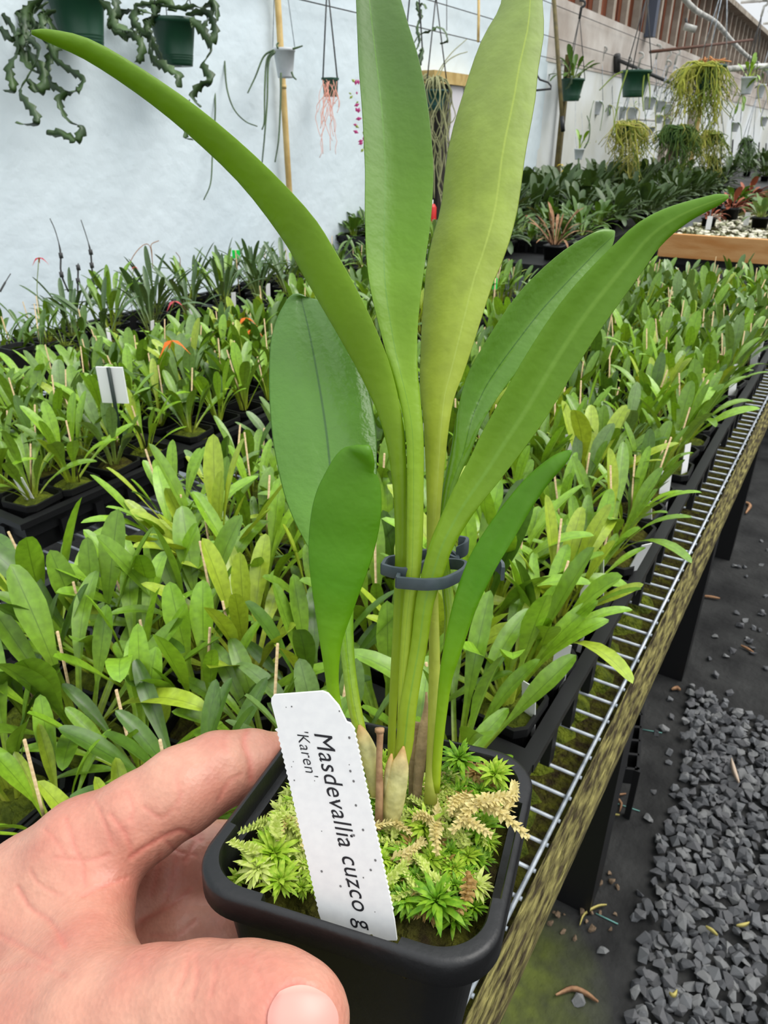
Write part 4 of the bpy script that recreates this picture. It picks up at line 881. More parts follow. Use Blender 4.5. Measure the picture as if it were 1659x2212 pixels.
# keep the hand outside the pot wall
Wp = C2W(GP.reshape(-1, 3)); Lp = np.stack([(Wp-PC)@E1, (Wp-PC)@E2, (Wp-PC)@PN], -1)
half = np.where(Lp[:, 2] > -.0085, A+.0004, np.where(Lp[:, 2] > .0005, A, A-.0034-.0085*np.clip((-.0085-Lp[:, 2])/.0655, 0, 1)))
qx = np.abs(Lp[:, 0])-half+.012; qy = np.abs(Lp[:, 1])-half+.012
dp = np.hypot(np.maximum(qx, 0), np.maximum(qy, 0))+np.minimum(np.maximum(qx, qy), 0)-.012; dp = np.maximum(dp, Lp[:, 2]-.0003)
sdf = np.maximum(sdf, -dp.reshape(sdf.shape).astype(np.float32))
def surface_nets(F):
    s = F < 0; nx, ny, nz = F.shape
    c = np.zeros((nx-1, ny-1, nz-1), int); corners = [(i, j, k) for i in (0, 1) for j in (0, 1) for k in (0, 1)]
    sl = lambda i, j, k: (slice(i, nx-1+i), slice(j, ny-1+j), slice(k, nz-1+k))
    for q in corners: c += s[sl(*q)]
    act = (c > 0) & (c < 8); idx = -np.ones(act.shape, int); idx[act] = np.arange(act.sum()); pos = np.zeros((act.sum(), 3)); cnt = np.zeros(act.sum())
    for a in corners:
        for ax_ in range(3):
            if a[ax_]: continue
            b_ = list(a); b_[ax_] = 1; fa, fb = F[sl(*a)][act], F[sl(*b_)][act]; m = (fa < 0) != (fb < 0); t = np.where(m, fa/(fa-fb+1e-20), 0)
            p = np.tile(np.array(a, float), (len(t), 1)); p[:, ax_] += t; pos[m] += p[m]; cnt[m] += 1
    pos /= cnt[:, None]; pos += np.argwhere(act); faces = []
    for ax_ in range(3):
        o1, o2 = [(1, 2), (2, 0), (0, 1)][ax_]
        S = np.moveaxis(s, ax_, 0); e = np.moveaxis(S[:-1] != S[1:], 0, ax_); w_ = np.argwhere(e); w_ = w_[(w_[:, o1] > 0) & (w_[:, o2] > 0)]
        w_ = w_[(w_[:, o1] < act.shape[o1]) & (w_[:, o2] < act.shape[o2])]
        d1 = np.zeros(3, int); d1[o1] = 1; d2 = np.zeros(3, int); d2[o2] = 1
        g = lambda q: idx[q[:, 0], q[:, 1], q[:, 2]]
        quad = np.stack([g(w_-d1-d2), g(w_-d2), g(w_), g(w_-d1)], 1); flip = ~s[w_[:, 0], w_[:, 1], w_[:, 2]]; quad[flip] = quad[flip][:, ::-1]; faces.append(quad)
    return pos, np.vstack(faces)
vp, fq = surface_nets(sdf); vp = lo+vp*VX
fq = fq[:, ::1]
ed = np.vstack([fq[:, [0, 1]], fq[:, [1, 2]], fq[:, [2, 3]], fq[:, [3, 0]]]); ed = np.vstack([ed, ed[:, ::-1]])
for lam in (.5, -.52, .5, -.52, .5, -.52):
    acc = np.zeros_like(vp); n_ = np.zeros(len(vp)); np.add.at(acc, ed[:, 0], vp[ed[:, 1]]); np.add.at(n_, ed[:, 0], 1); vp = vp+lam*(acc/n_[:, None]-vp)
# one Catmull-Clark step, then press the skin creases in
me = bpy.data.meshes.new('tmp'); me.from_pydata(vp.tolist(), [], fq.tolist()); ob = bpy.data.objects.new('tmp', me); COL.objects.link(ob); md = ob.modifiers.new('s', 'SUBSURF'); md.levels = 1; md.render_levels = 1
ev = bpy.data.meshes.new_from_object(ob.evaluated_get(bpy.context.evaluated_depsgraph_get())); bpy.data.objects.remove(ob)
vp = np.empty(len(ev.vertices)*3); ev.vertices.foreach_get('co', vp); vp = vp.reshape(-1, 3); nrm = np.empty(len(ev.vertices)*3); ev.vertices.foreach_get('normal', nrm); nrm = nrm.reshape(-1, 3); fq = np.array([p.vertices[:] for p in ev.polygons])
ctr = vp.mean(0)
if ((vp-ctr)*nrm).sum(1).mean() < 0: nrm = -nrm
uu = vp[:, 0]/vp[:, 2]*FPX+IW/2; vv_ = -vp[:, 1]/vp[:, 2]*FPX+IH/2; front = (nrm*vp).sum(1) < 0
CREASES = [([(520, 650), (580, 610), (640, 575), (720, 545), (800, 580)], 1, 6), ([(985, 136), (972, 190), (996, 260), (1000, 340)], .9, 7), ([(440, 480), (500, 560), (525, 640)], .6, 6), ([(262, 500), (295, 600), (328, 680), (338, 760)], .6, 6), ([(70, 770), (120, 850), (200, 905), (260, 1000)], .7, 6), ([(225, 650), (340, 662), (430, 640)], .5, 5),
  ([(750, 1050), (735, 1120), (700, 1190)], .45, 6), ([(778, 1040), (785, 1120), (765, 1210)], .45, 6), ([(860, 1060), (855, 1130), (840, 1200)], .4, 6), ([(330, 800), (400, 765), (505, 730)], .6, 5), ([(575, 450), (640, 492), (700, 440), (722, 395)], .5, 5), ([(380, 430), (420, 520), (445, 600)], .5, 5), ([(0, 960), (80, 1000), (200, 1065)], .5, 6), ([(700, 330), (715, 400), (710, 470)], .35, 6), ([(870, 420), (910, 350), (960, 320)], .45, 5),
  ([(505, 390), (530, 450), (522, 500)], .45, 5), ([(180, 540), (230, 590), (260, 650)], .4, 5), ([(640, 560), (700, 620), (780, 640)], .6, 5), ([(560, 900), (660, 850), (760, 780)], .6, 6), ([(600, 960), (700, 960), (780, 900)], .5, 6), ([(800, 560), (770, 600), (740, 660)], .7, 6), ([(120, 700), (160, 760), (240, 800)], .4, 5), ([(0, 1100), (120, 1080), (260, 1120)], .4, 6), ([(1000, 1040), (1020, 1080), (1030, 1110)], .35, 5), ([(905, 150), (890, 190), (900, 230)], .35, 6), ([(1058, 1330), (1064, 1290), (1078, 1230), (1120, 1176), (1180, 1152), (1250, 1172)], .95, 6), ([(960, 1060), (1010, 1090), (1040, 1150)], .3, 6), ([(640, 640), (620, 720), (600, 800)], .5, 6), ([(700, 650), (690, 740), (640, 860)], .5, 6)]
cre = np.zeros(len(vp))
for ch, st, wd in CREASES:
    q = cr([(x/1.8433, 1500+y/1.8433) for x, y in ch], 30); sel = np.where(front & (uu > q[:, 0].min()-25) & (uu < q[:, 0].max()+25) & (vv_ > q[:, 1].min()-25) & (vv_ < q[:, 1].max()+25))[0]
    if not len(sel): continue
    dmin = ((uu[sel][:, None]-q[:, 0])**2+(vv_[sel][:, None]-q[:, 1])**2).min(1)
    cre[sel] = np.maximum(cre[sel], st*np.exp(-dmin/(2*(wd*.72)**2)))
cre *= front
hw0 = C2W(vp)
vp = vp-nrm*(cre*.00055)[:, None]
hw_ = C2W(vp)
me = bpy.data.meshes.new('hand'); me.from_pydata(hw_.tolist(), [], fq.tolist()); me.polygons.foreach_set('use_smooth', [True]*len(fq)); me.update()
bm = bmesh.new(); bm.from_mesh(me); bmesh.ops.recalc_face_normals(bm, faces=bm.faces); bm.to_mesh(me); bm.free()
hand = tag(link('hand', me), 'left hand with fair skin gripping the black pot, thumb in front', 'hand')
# skin
SK = bpy.data.materials.new('skin'); SK.use_nodes = True; nt = SK.node_tree; b = nt.nodes['Principled BSDF']; L_ = nt.links.new
tc = nt.nodes.new('ShaderNodeTexCoord')
def tex(kind, scale, **kw):
    n = nt.nodes.new(kind); n.inputs['Scale'].default_value = scale
    for k_, v_ in kw.items(): n.inputs[k_].default_value = v_
    L_(tc.outputs['Object'], n.inputs['Vector']); return n
n1 = tex('ShaderNodeTexNoise', 45, Detail=5); r1 = nt.nodes.new('ShaderNodeValToRGB'); e = r1.color_ramp.elements
e[0].position = .3; e[0].color = lin(196, 144, 122); e[1].position = .78; e[1].color = lin(176, 106, 90); L_(n1.outputs['Fac'], r1.inputs[0])
n3 = tex('ShaderNodeTexNoise', 500, Detail=3); mr = nt.nodes.new('ShaderNodeMapRange'); mr.inputs[1].default_value = .3; mr.inputs[2].default_value = .7; mr.inputs[3].default_value = .94; mr.inputs[4].default_value = 1.05; L_(n3.outputs['Fac'], mr.inputs[0])
an = nt.nodes.new('ShaderNodeAttribute'); an.attribute_name = 'crease'; k1 = nt.nodes.new('ShaderNodeMath'); k1.operation = 'MULTIPLY'; k1.inputs[1].default_value = .55; L_(an.outputs['Fac'], k1.inputs[0])
mxs = nt.nodes.new('ShaderNodeMix'); mxs.data_type = 'RGBA'; L_(k1.outputs[0], mxs.inputs[0]); L_(r1.outputs[0], mxs.inputs[6]); mxs.inputs[7].default_value = lin(196, 104, 92)
mu = nt.nodes.new('ShaderNodeVectorMath'); mu.operation = 'SCALE'; L_(mxs.outputs[2], mu.inputs[0]); L_(mr.outputs[0], mu.inputs['Scale']); L_(mu.outputs[0], b.inputs['Base Color'])
b.inputs['Roughness'].default_value = .42; b.inputs['Specular IOR Level'].default_value = .45
b.inputs['Subsurface Weight'].default_value = .18; b.inputs['Subsurface Radius'].default_value = (1, .4, .25); b.inputs['Subsurface Scale'].default_value = .003
vo = tex('ShaderNodeTexVoronoi', 900); nb = tex('ShaderNodeTexNoise', 130, Detail=4)
ad = nt.nodes.new('ShaderNodeMath'); ad.operation = 'MULTIPLY_ADD'; ad.inputs[1].default_value = .35; L_(vo.outputs['Distance'], ad.inputs[0]); L_(nb.outputs['Fac'], ad.inputs[2])
bp = nt.nodes.new('ShaderNodeBump'); bp.inputs['Strength'].default_value = .22; bp.inputs['Distance'].default_value = .0012; L_(ad.outputs[0], bp.inputs['Height']); L_(bp.outputs[0], b.inputs['Normal'])
me.materials.append(SK)
at = me.attributes.new('crease', 'FLOAT', 'POINT'); at.data.foreach_set('value', cre.astype(np.float32))
# thumb nail laid on the surface
bvh = BVHTree.FromPolygons([Vector(v) for v in hw0], fq.tolist())
nn_, mm_ = 18, 16; vs = []; ok = []; uvs = []
for i in range(nn_+1):
    for j in range(mm_+1):
        s_ = i/nn_; q = -1+2*j/mm_
        lx = 578+148*s_-(26*(q*q) if s_ < .5 else 0)*(-1 if s_ < .5 else 1)*(1-2*abs(s_-.0))**1 if s_ < .5 else 578+148*s_-34*q*q*(s_-.5)*2
        ly = 2203+78*q*(.96-.18*(2*s_-1)**2)
        r = ray(lx, ly); hit = bvh.ray_cast(Vector(CAM), Vector(r).normalized())
        p = np.array(hit[0]) if hit[0] else P(lx, ly, .142); nr = np.array(hit[1]) if hit[1] else -FW
        if nr@FW > 0: nr = -nr
        edge = min(1, (1-abs(q))*6, s_*8)
        vs.append(p+nr*(.0001+.00045*edge*(1 if s_ < .93 else 1)+.0006*max(0, s_-.8))); uvs.append((s_, j/mm_))
mb = MB(); mb.add(vs, [(i*(mm_+1)+j, (i+1)*(mm_+1)+j, (i+1)*(mm_+1)+j+1, i*(mm_+1)+j+1) for i in range(nn_) for j in range(mm_)])
NM = leafmat('nail', [(0, G(214, 164, 150)), (.12, G(206, 138, 126)), (.72, G(206, 142, 130)), (.76, G(214, 186, 146)), (1, G(218, 196, 160))], .4, trans=0, bump=.0, mottle=.04, spec=.5)
nail = mb.build('thumbnail', NM, hand); ul = nail.data.uv_layers.new(name='UVMap'); idx = np.empty(len(nail.data.loops), int); nail.data.loops.foreach_get('vertex_index', idx); ul.data.foreach_set('uv', np.array(uvs)[idx].ravel())
nail['label'] = 'pink thumbnail with a cream free edge'

# ------------------------------------------------------------------ hanging baskets and trailing plants
def pot_lathe(r, h, m, name='basket_pot', ribs=True, taper=.68):
    mb = MB(); pr = [(r*taper*.3, 0), (r*taper, 0), (r*taper*1.02, h*.06)]
    if ribs:
        for k in range(3): z = h*(.12+.05*k); q = r*(taper+(1-taper)*.9*(z/h)); pr += [(q, z), (q*1.012, z+h*.012), (q, z+h*.024)]
    pr += [(r*(taper+(1-taper)*.86), h*.88), (r*1.02, h*.89), (r*1.03, h), (r*.96, h), (r*.94, h*.86), (r*.5, h*.84), (0.0005, h*.84)]
    mb.lathe(pr, 28); return mb.mesh(name, m)
def hang(name, label, cpx, rim, bot, wpx, d, m, top=None, hookpx=None, group=None, ribs=True, square=False, cat='hanging plant', hook_m=None, wm=None, wires=3):
    """pot whose rim centre is at (cpx, rim) at depth d; returns root, radius, rim centre"""
    c = P(cpx, rim, d); r = wpx*d/FPX/2; h = (bot-rim)*d/FPX/ math.cos(.2)
    t = tag(empty(name, c-np.array([0, 0, h])), label, cat, group)
    if square: me = pot_mesh(r, h, m)
    else: me = pot_lathe(r, h, m, ribs=ribs)
    link('basket_pot', me, t)
    if top is not None:
        a = c+np.array([0, 0, top]); mb = MB()
        for k in range(wires):
            th = k*2*math.pi/wires+.5; mb.tube([c+np.array([r*math.cos(th), r*math.sin(th), 0]), a], .0016 if d < 3 else .0032, 5)
        mb.build('hanger', wm or M['darkmetal'], t, True, True)
        hk = .05 if d < 3.4 else .1; hs = [a+np.array([0, 0, -.01])]+[a+np.array([RT[0]*hk*.25*math.sin(q)*1.2, RT[1]*hk*.25*math.sin(q), hk*.55+hk*.35*(1-math.cos(q))*.6]) for q in np.linspace(.2, 3.6, 8)]
        mb = MB(); mb.tube(hs, .003 if d < 3.4 else .009, 6); mb.build('hook', hook_m or M['greendark'], t, True, True)
    return t, r, c
def wavy(t, pts, width, m=None, seed=0, n=None, name='wavy_stem'):
    """flat notched stem"""
    pts = np.array(pts); L = np.linalg.norm(np.diff(pts, axis=0), axis=1).sum(); n = n or max(20, int(L/.0055)); q = cr(pts, n); r = np.random.default_rng(seed); mb = MB(); vs = []
    s_ = np.cumsum(np.r_[0, np.linalg.norm(np.diff(q, axis=0), axis=1)])
    for i in range(n):
        T = q[min(i+1, n-1)]-q[max(i-1, 0)]; T /= np.linalg.norm(T); a = s_[i]*14+seed
        side = (RT+.3*UP)*math.cos(1.0*math.sin(a))+FW*math.sin(1.0*math.sin(a)); side -= T*(side@T); side /= np.linalg.norm(side)+1e-9; N = np.cross(T, side)
        env = min(1, (i+1)/4, (n-i)/2.5); ph = s_[i]/.026
        w1 = width*env*(.55+.75*(ph % 1)**1.3); w2 = width*env*(.55+.75*((ph+.5) % 1)**1.3); c_ = .12*width*math.sin(a*1.7)
        vs += [q[i]-side*w1+N*(c_+width*.22), q[i]-N*width*.07, q[i]+side*w2-N*(c_-width*.22), q[i]+N*width*.07]
    mb.add(vs, [(i*4+k, i*4+(k+1) % 4, i*4+4+(k+1) % 4, i*4+4+k) for i in range(n-1) for k in range(4)]+[(3, 2, 1, 0), tuple((n-1)*4+k for k in range(4))])
    return mb.build(name, m or M['epi'], t, True, True)
def PP(lst, d): return [P(x, y, d+(q[0] if q else 0)) for (x, y, *q) in lst]
def drape(c, r, n, lmin, lmax, out, m, t, width=None, seed=0, name='wavy_stem'):
    rr_ = np.random.default_rng(seed)
    for k in range(n):
        a = rr_.uniform(0, 6.28); L = rr_.uniform(lmin, lmax); o = np.array([math.cos(a), math.sin(a), 0]); p = c+o*r*.5+np.array([0, 0, .01]); pts = [p]
        pts.append(c+o*r*(1.05+out*.3)+np.array([0, 0, .045*rr_.random()+.01])); p = c+o*r*(1.2+out*rr_.random())+np.array([0, 0, -.03]); pts.append(p)
        while L > 0:
            p = p+np.array([rr_.normal()*.025, rr_.normal()*.025, -.045]); pts.append(p); L -= .045
        wavy(t, pts, width or .013, m, seed+k, name=name)
# -- three big curly-stemmed baskets at the left
t, r, c = hang('hanging_basket', 'dark green hanging pot cut by the left frame edge with curly stems', -30, 35, 112, 104, 2.05, M['greendark'], .35, group='curly-stemmed baskets at the left'); drape(c, r, 5, .05, .22, .35, M['epi'], t, .014, 3)
wavy(t, PP([(5, 30), (30, 60), (40, 110), (20, 150), (28, 190), (8, 195)], 1.98), .014, seed=4); wavy(t, PP([(0, 60), (25, 80), (45, 60), (50, 100)], 1.95), .016, seed=5)
t, r, c = hang('hanging_basket', 'large dark green hanging pot with curly stems above the arching leaf tip', 160, -28, 84, 124, 2.05, M['greendark'], .35, group='curly-stemmed baskets at the left')
for k, q in enumerate([[(100, -10), (60, 20), (55, 70), (85, 110), (62, 165), (45, 200), (72, 240), (80, 262), (54, 268), (36, 262)], [(120, 20), (90, 40), (110, 105), (124, 130), (160, 155), (180, 170), (172, 192), (143, 200), (127, 215), (133, 240), (150, 265), (176, 275), (165, 302), (135, 290), (100, 290)], [(95, -5), (70, 30), (75, 60), (60, 90), (70, 125), (90, 150), (95, 180), (82, 198), (64, 170)],
                      [(105, 5), (60, 40), (40, 80), (50, 120), (66, 150), (100, 165)], [(215, 0), (238, 20), (245, 50), (262, 62), (285, 70)], [(210, -20), (245, 0), (250, 25), (232, 60)], [(90, 20), (112, 60), (120, 100), (105, 140), (112, 180), (140, 195)], [(70, 10), (45, 35), (60, 55), (90, 60)]]):
    wavy(t, PP(q, 1.95+.01*k), .015 if k > 1 else .012, seed=20+k)
t, r, c = hang('hanging_basket', 'dark green hanging pot with curly stems between two wavy curtains of stems', 372, 40, 126, 98, 2.3, M['greendark'], .35, group='curly-stemmed baskets at the left')
for k, q in enumerate([[(330, 30), (300, 20), (290, 45), (310, 70), (326, 78), (325, 110), (335, 130), (350, 140), (372, 155), (385, 165), (382, 188)], [(410, 40), (432, 60), (448, 85), (458, 108), (440, 140), (455, 170), (430, 185), (415, 210), (432, 232)], [(400, 30), (445, 25), (462, 50), (465, 75), (455, 90)], [(300, 40), (285, 70), (305, 95), (300, 130), (292, 132)], [(330, 35), (345, 15), (390, 20), (420, 15), (440, 20)], [(310, 30), (280, 20), (250, 35), (245, 60), (270, 75), (290, 72)],
                      [(345, 30), (318, 55), (330, 90), (345, 118), (352, 140), (330, 142)], [(380, 25), (360, 5), (330, 10), (290, 15)], [(425, 25), (455, 5), (462, 30), (440, 60), (455, 95)], [(395, 20), (410, -5), (440, -10), (465, 10), (468, 45)], [(410, 215), (400, 290), (404, 300), (418, 303)]]):
    wavy(t, PP(q, 2.2+.008*k), .015 if k < 9 else .010, seed=40+k)
# -- white net pots with cord-like stems
def cords(t, lists, d, m=None, r=.0035, name='trailing_stem'):
    for k, q in enumerate(lists):
        pts = cr(PP(q, d), 22); mb = MB(); mb.tube(pts, [r*(1-.4*i/21) for i in range(22)], 6); mb.build(name, m or M['epi'], t, True, True)
t, r, c = hang('hanging_pot', 'white net pot with one long cord-like stem beside the curly baskets', 477, 78, 137, 41, 2.7, M['whitepot'], .4, ribs=False, wires=2, wm=M['wire'], hook_m=M['wire'], group='white net pots at the left')
cords(t, [[(485, 132), (490, 190), (505, 235), (530, 262), (556, 273)], [(480, 80), (478, 50), (466, 28)], [(458, 95), (440, 90), (425, 130), (418, 195)], [(460, 90), (444, 105), (436, 170), (412, 160)], [(462, 165), (465, 240), (459, 330), (455, 395), (440, 432)], [(455, 100), (432, 140), (440, 200), (425, 225)]], 2.68)
t, r, c = hang('hanging_pot', 'white net pot with drooping cord-like stems in front of the bamboo pole', 613, 104, 158, 48, 2.72, M['whitepot'], .4, ribs=False, wires=2, wm=M['wire'], hook_m=M['wire'], group='white net pots at the left')
cords(t, [[(592, 108), (570, 122), (552, 165), (535, 201)], [(594, 110), (577, 128), (572, 190), (571, 260), (566, 280)], [(594, 112), (580, 135), (577, 220), (571, 300), (566, 352)], [(607, 158), (606, 220), (602, 300), (594, 350)], [(630, 156), (634, 166), (640, 172)], [(632, 106), (645, 102), (654, 99)], [(600, 104), (598, 97), (602, 92)]], 2.68, r=.0042)
t, r, c = hang('hanging_pot', 'small square dark pot trailing pink roots against the film wall', 713, 168, 203, 31, 3.05, M['greendark'], .33, square=True, wires=2, group=None, hook_m=M['darkmetal'])
rr_ = np.random.default_rng(8)
for k in range(22):
    x0 = 713+rr_.uniform(-17, 17); pts = [(x0, 185+rr_.uniform(-15, 15))]; x, y = x0+rr_.normal()*10, pts[0][1]+12; ln = rr_.uniform(30, 175)*(1.0 if abs(x0-716) < 8 else .6)
    while y < pts[0][1]+ln: x += rr_.normal()*3.5; y += 14; pts.append((x, y))
    if len(pts) < 3: pts.append((x+6, y+6))
    mb = MB(); mb.tube(cr(PP(pts, 3.0), 16), .0013, 4); mb.build('aerial_root', M['rootpink'], t, True, True)
# -- magenta-leaved trailing plant and curly stems half hidden by the tall leaves
t = tag(empty('trailing_plant', P(795, 160, 2.9)), 'trailing plant with magenta flowers half hidden by the tall upright leaf', 'hanging plant')
mb = MB(); mb.tube(PP([(795, 170), (797, -60)], 2.9), .0015, 4); mb.build('hanger', M['darkmetal'], t, True, True)
mb = MB(); mb.tube(cr(PP([(795, 165), (785, 200), (790, 260), (786, 320)], 2.9), 12), .002, 5); mb.build('trailing_stem', SM[3], t, True, True)
for k in range(34):
    x, y = rr_.uniform(756, 800), rr_.uniform(170, 325); x = max(x, 790-abs(40-(y-190)*.3)-20*rr_.random()); p = P(x, y, 2.9); s_ = rr_.uniform(.007, .014); a = rr_.uniform(0, 6)
    e1 = RT*math.cos(a)+UP*math.sin(a); e2 = np.cross(e1, FW); mb = MB(); mb.add([p-e1*s_, p-e2*s_*.6, p+e1*s_, p+e2*s_*.6, p-FW*s_*.3], [(0, 1, 4), (1, 2, 4), (2, 3, 4), (3, 0, 4)])
    mb.build('petal' if k % 3 else 'leaf', M['magenta'] if k % 3 else SM[3], t, False, True)
t, r, c = hang('hanging_pot', 'white pot with dark curly stems seen between the two tall leaves', 893, 118, 150, 40, 3.1, M['whitepot'], .4, ribs=False, wires=2)
for k, q in enumerate([[(893, 116), (905, 90), (900, 60), (908, 35), (902, 12), (905, 5)], [(890, 100), (905, 75), (930, 66), (945, 60), (960, 68), (965, 88), (950, 93)], [(905, 110), (912, 105), (905, 140), (897, 150), (903, 165)], [(905, 12), (915, 10), (919, 20)]]): wavy(t, PP(q, 3.05), .010, seed=60+k)
t, r, c = hang('hanging_basket', 'teal green hanging pot of grey wiry stems between the two tall leaves', 936, 194, 232, 62, 3.55, mat('teal_pot', lin(34, 78, 74), .5, .4), .38)
for k in range(34):
    a = rr_.uniform(0, 6.28); L = rr_.uniform(.1, .6); p = c+np.array([0, 0, 0]); o = np.array([math.cos(a), math.sin(a), 0]); pts = [c, c+o*r*.6+np.array([0, 0, .04+.03*rr_.random()]), c+o*r*(1.1+.3*rr_.random())+np.array([0, 0, .0])]; p = pts[-1]
    while L > 0: p = p+np.array([rr_.normal()*.018, rr_.normal()*.018, -.06]); pts.append(p); L -= .06
    mb = MB(); mb.tube(cr(pts, 18), .0028, 5); mb.build('wiry_stem', M['greystem'], t, True, True)
cords(t, [[(930, 190), (950, 150), (975, 115), (1008, 85)], [(940, 190), (960, 140), (985, 120), (1010, 112)]], 3.5, M['greystem'], .003)
# -- right hand group
def bushy(t, c, r, n, m, L0, L1, up=.8, seed=1, wr=.3, name='leaf'):
    q = np.random.default_rng(seed)
    for k in range(n):
        a = q.uniform(0, 6.28); L = q.uniform(L0, L1); me = m[q.integers(len(m))]
        o = link(name, me, t); tl = q.uniform(.1, up); loc = Vector(tuple(c+np.array([math.cos(a), math.sin(a), 0])*r*.4*q.random()))-t.location
        o.matrix_basis = Matrix.Translation(loc) @ Matrix.Rotation(a-math.pi/2, 4, 'Z') @ Matrix.Rotation(-tl, 4, 'X') @ Matrix.Diagonal((L*1.3, L, L, 1))
t, r, c = hang('hanging_basket', 'green hanging pot with spiky leaves beside the leaning olive pole', 1238, 170, 211, 50, 5.2, M['greendark'], .37, hook_m=M['darkmetal']); bushy(t, c, r, 16, LEAF[3], .14, .24, 1.3, 3)
drape(c, r, 3, .02, .1, .6, M['epi'], t, .013, 70)
t, r, c = hang('hanging_basket', 'green half-empty hanging bowl in front of the concrete band', 1375, 152, 201, 64, 4.2, M['greendark'], .36, hook_m=M['greendark'])
cords(t, [[(1355, 152), (1340, 200), (1328, 260), (1326, 290)], [(1392, 155), (1388, 200), (1390, 240)], [(1345, 155), (1325, 165), (1295, 195)], [(1400, 160), (1404, 200), (1402, 235)]], 4.15, M['rhip'][1], .005)
def trailing(name, label, cpx, rim, bot, wpx, d, x0, x1, ybot, n, mats, seed, top=.5, potm=None, group='trailing baskets at the right', rad=.0045, hm=None):
    t, r, c = hang(name, label, cpx, rim, bot, wpx, d, potm or M['greendark'], top, group=group, hook_m=hm or M['pipe'], wm=M['wire']); q = np.random.default_rng(seed)
    for k in range(n):
        xe = q.uniform(x0, x1); f_ = 1-((xe-(x0+x1)/2)/((x1-x0)/2))**2; ye = rim+(ybot-rim)*(.25+.75*f_)*q.uniform(.35, 1.1); dd = d+q.uniform(-.16, .16)
        mid_ = [(cpx+q.uniform(-.4, .4)*wpx, rim+2), (cpx+(xe-cpx)*.6, rim-2+q.uniform(-6, 12)), (cpx+(xe-cpx)*.9+q.normal()*5, rim+(ye-rim)*.45), (xe+q.normal()*9, ye)]
        m_ = mats[q.integers(len(mats))]; mb = MB(); pts = cr(PP(mid_, dd), 9); mb.tube(pts, [rad*(1-.5*i/8) for i in range(9)], 4)
        for b_ in range(7): # side twigs
            i = q.integers(2, 9); o = np.array([q.normal()*.04, q.normal()*.04, -.05-.05*q.random()]); mb.tube([pts[i], pts[i]+o*.5+np.array([q.normal()*.01, 0, 0]), pts[i]+o], rad*.6, 3)
        mb.build('trailing_stem', m_, t, True, True)
    return t, r, c
R_ = M['rhip']
t, r, c = trailing('trailing_basket', 'big yellow-green mistletoe-like basket with orange top under the white conduit', 1535, 140, 186, 66, 4.8, 1452, 1578, 300, 90, [R_[0], R_[0], R_[1], R_[2]], 5)
for k in range(14):
    a = rr_.uniform(0, 6.28); p = c+np.array([math.cos(a), math.sin(a), 0])*r*rr_.random(); mb = MB(); mb.tube([p, p+np.array([rr_.normal()*.03, rr_.normal()*.03, .03+.02*rr_.random()]), p+np.array([rr_.normal()*.06, rr_.normal()*.06, .01])], .004, 4); mb.build('orange_stem', M['orangestem'], t, True, True)
trailing('trailing_basket', 'straw-yellow trailing basket left of the doorway', 1352, 268, 296, 48, 5.4, 1312, 1402, 388, 60, [R_[0], R_[2], R_[2], R_[1]], 6, .25)
trailing('trailing_basket', 'dark green dense trailing basket over the doorway', 1470, 276, 305, 60, 6.0, 1418, 1512, 372, 70, [R_[3], R_[3], R_[1]], 7, .3)
trailing('trailing_basket', 'yellow trailing basket right of the dark green one', 1540, 288, 310, 46, 6.4, 1500, 1572, 396, 48, [R_[0], R_[1], R_[2]], 9, .3)
trailing('trailing_basket', 'small dark basket with drooping fronds at the far right', 1615, 300, 316, 24, 8.0, 1602, 1628, 368, 24, [R_[3], M['epi']], 10, .4, M['black_tray'])
t, r, c = hang('hanging_pot', 'white pot with leafy shoots near the right frame edge', 1618, 166, 198, 30, 5.6, M['whitepot'], .4, ribs=False, hook_m=M['pipe'], group='white pots on the far rail'); bushy(t, c, r, 14, LEAF[1], .1, .2, 1.5, 12); bushy(t, c-np.array([.03, 0, .13]), r, 10, LEAF[0], .12, .2, 2.6, 13)
for i, (x, y, w_, h_, lab) in enumerate([(1186, 224, 24, 24, 'leftmost white pot on the far rail'), (1228, 212, 36, 18, 'white pot under the green pot with spiky leaves'), (1268, 212, 14, 22, 'narrow white pot right of the leaning olive pole'), (1290, 218, 24, 26, 'white pot between the pole and the green bowl'), (1311, 226, 24, 20, 'low white pot left of the green bowl'), (1344, 230, 22, 22, 'white pot under the left of the green bowl'), (1367, 231, 26, 22, 'white pot under the middle of the green bowl'),
    (1405, 209, 26, 24, 'upper white pot right of the green bowl'), (1427, 217, 24, 22, 'white pot left of the big yellow basket'), (1444, 224, 18, 20, 'white pot touching the big yellow basket'), (1279, 243, 18, 16, 'small lower white pot left of centre'), (1307, 246, 30, 14, 'wide lower white pot under the rail'), (1425, 248, 18, 16, 'small lower white pot left of the trailing stems'), (1441, 256, 14, 14, 'smallest lower white pot by the trailing stems'), (1402, 274, 28, 16, 'lowest white pot above the doorway'), (1590, 264, 18, 18, 'white pot beside the far white wall'), (1646, 182, 18, 26, 'white pot at the right frame edge, upper'), (1652, 252, 16, 18, 'white pot at the right frame edge, lower')]):
    d = 6.2+.3*(i % 3); t, r, c = hang('hanging_pot', lab, x, y, y+h_, w_, d, M['whitepot'], .3, group='white pots on the far rail', ribs=False, wires=2, wm=M['wire'], hook_m=M['pipe'])
    if i % 2 == 0: bushy(t, c, r, 6, LEAF[3 if i % 3 else 0], .06, .13, 2.0, 30+i)
    cords(t, [[(x-w_*.3, y), (x-w_*.5, y+h_*.6), (x-w_*.5+rr_.normal()*4, y+h_+rr_.uniform(10, 50))], [(x+w_*.2, y), (x+w_*.55, y+h_*.5), (x+w_*.5+rr_.normal()*5, y+h_+rr_.uniform(10, 60))]], d-.08, M['rhip'][i % 4], .004)
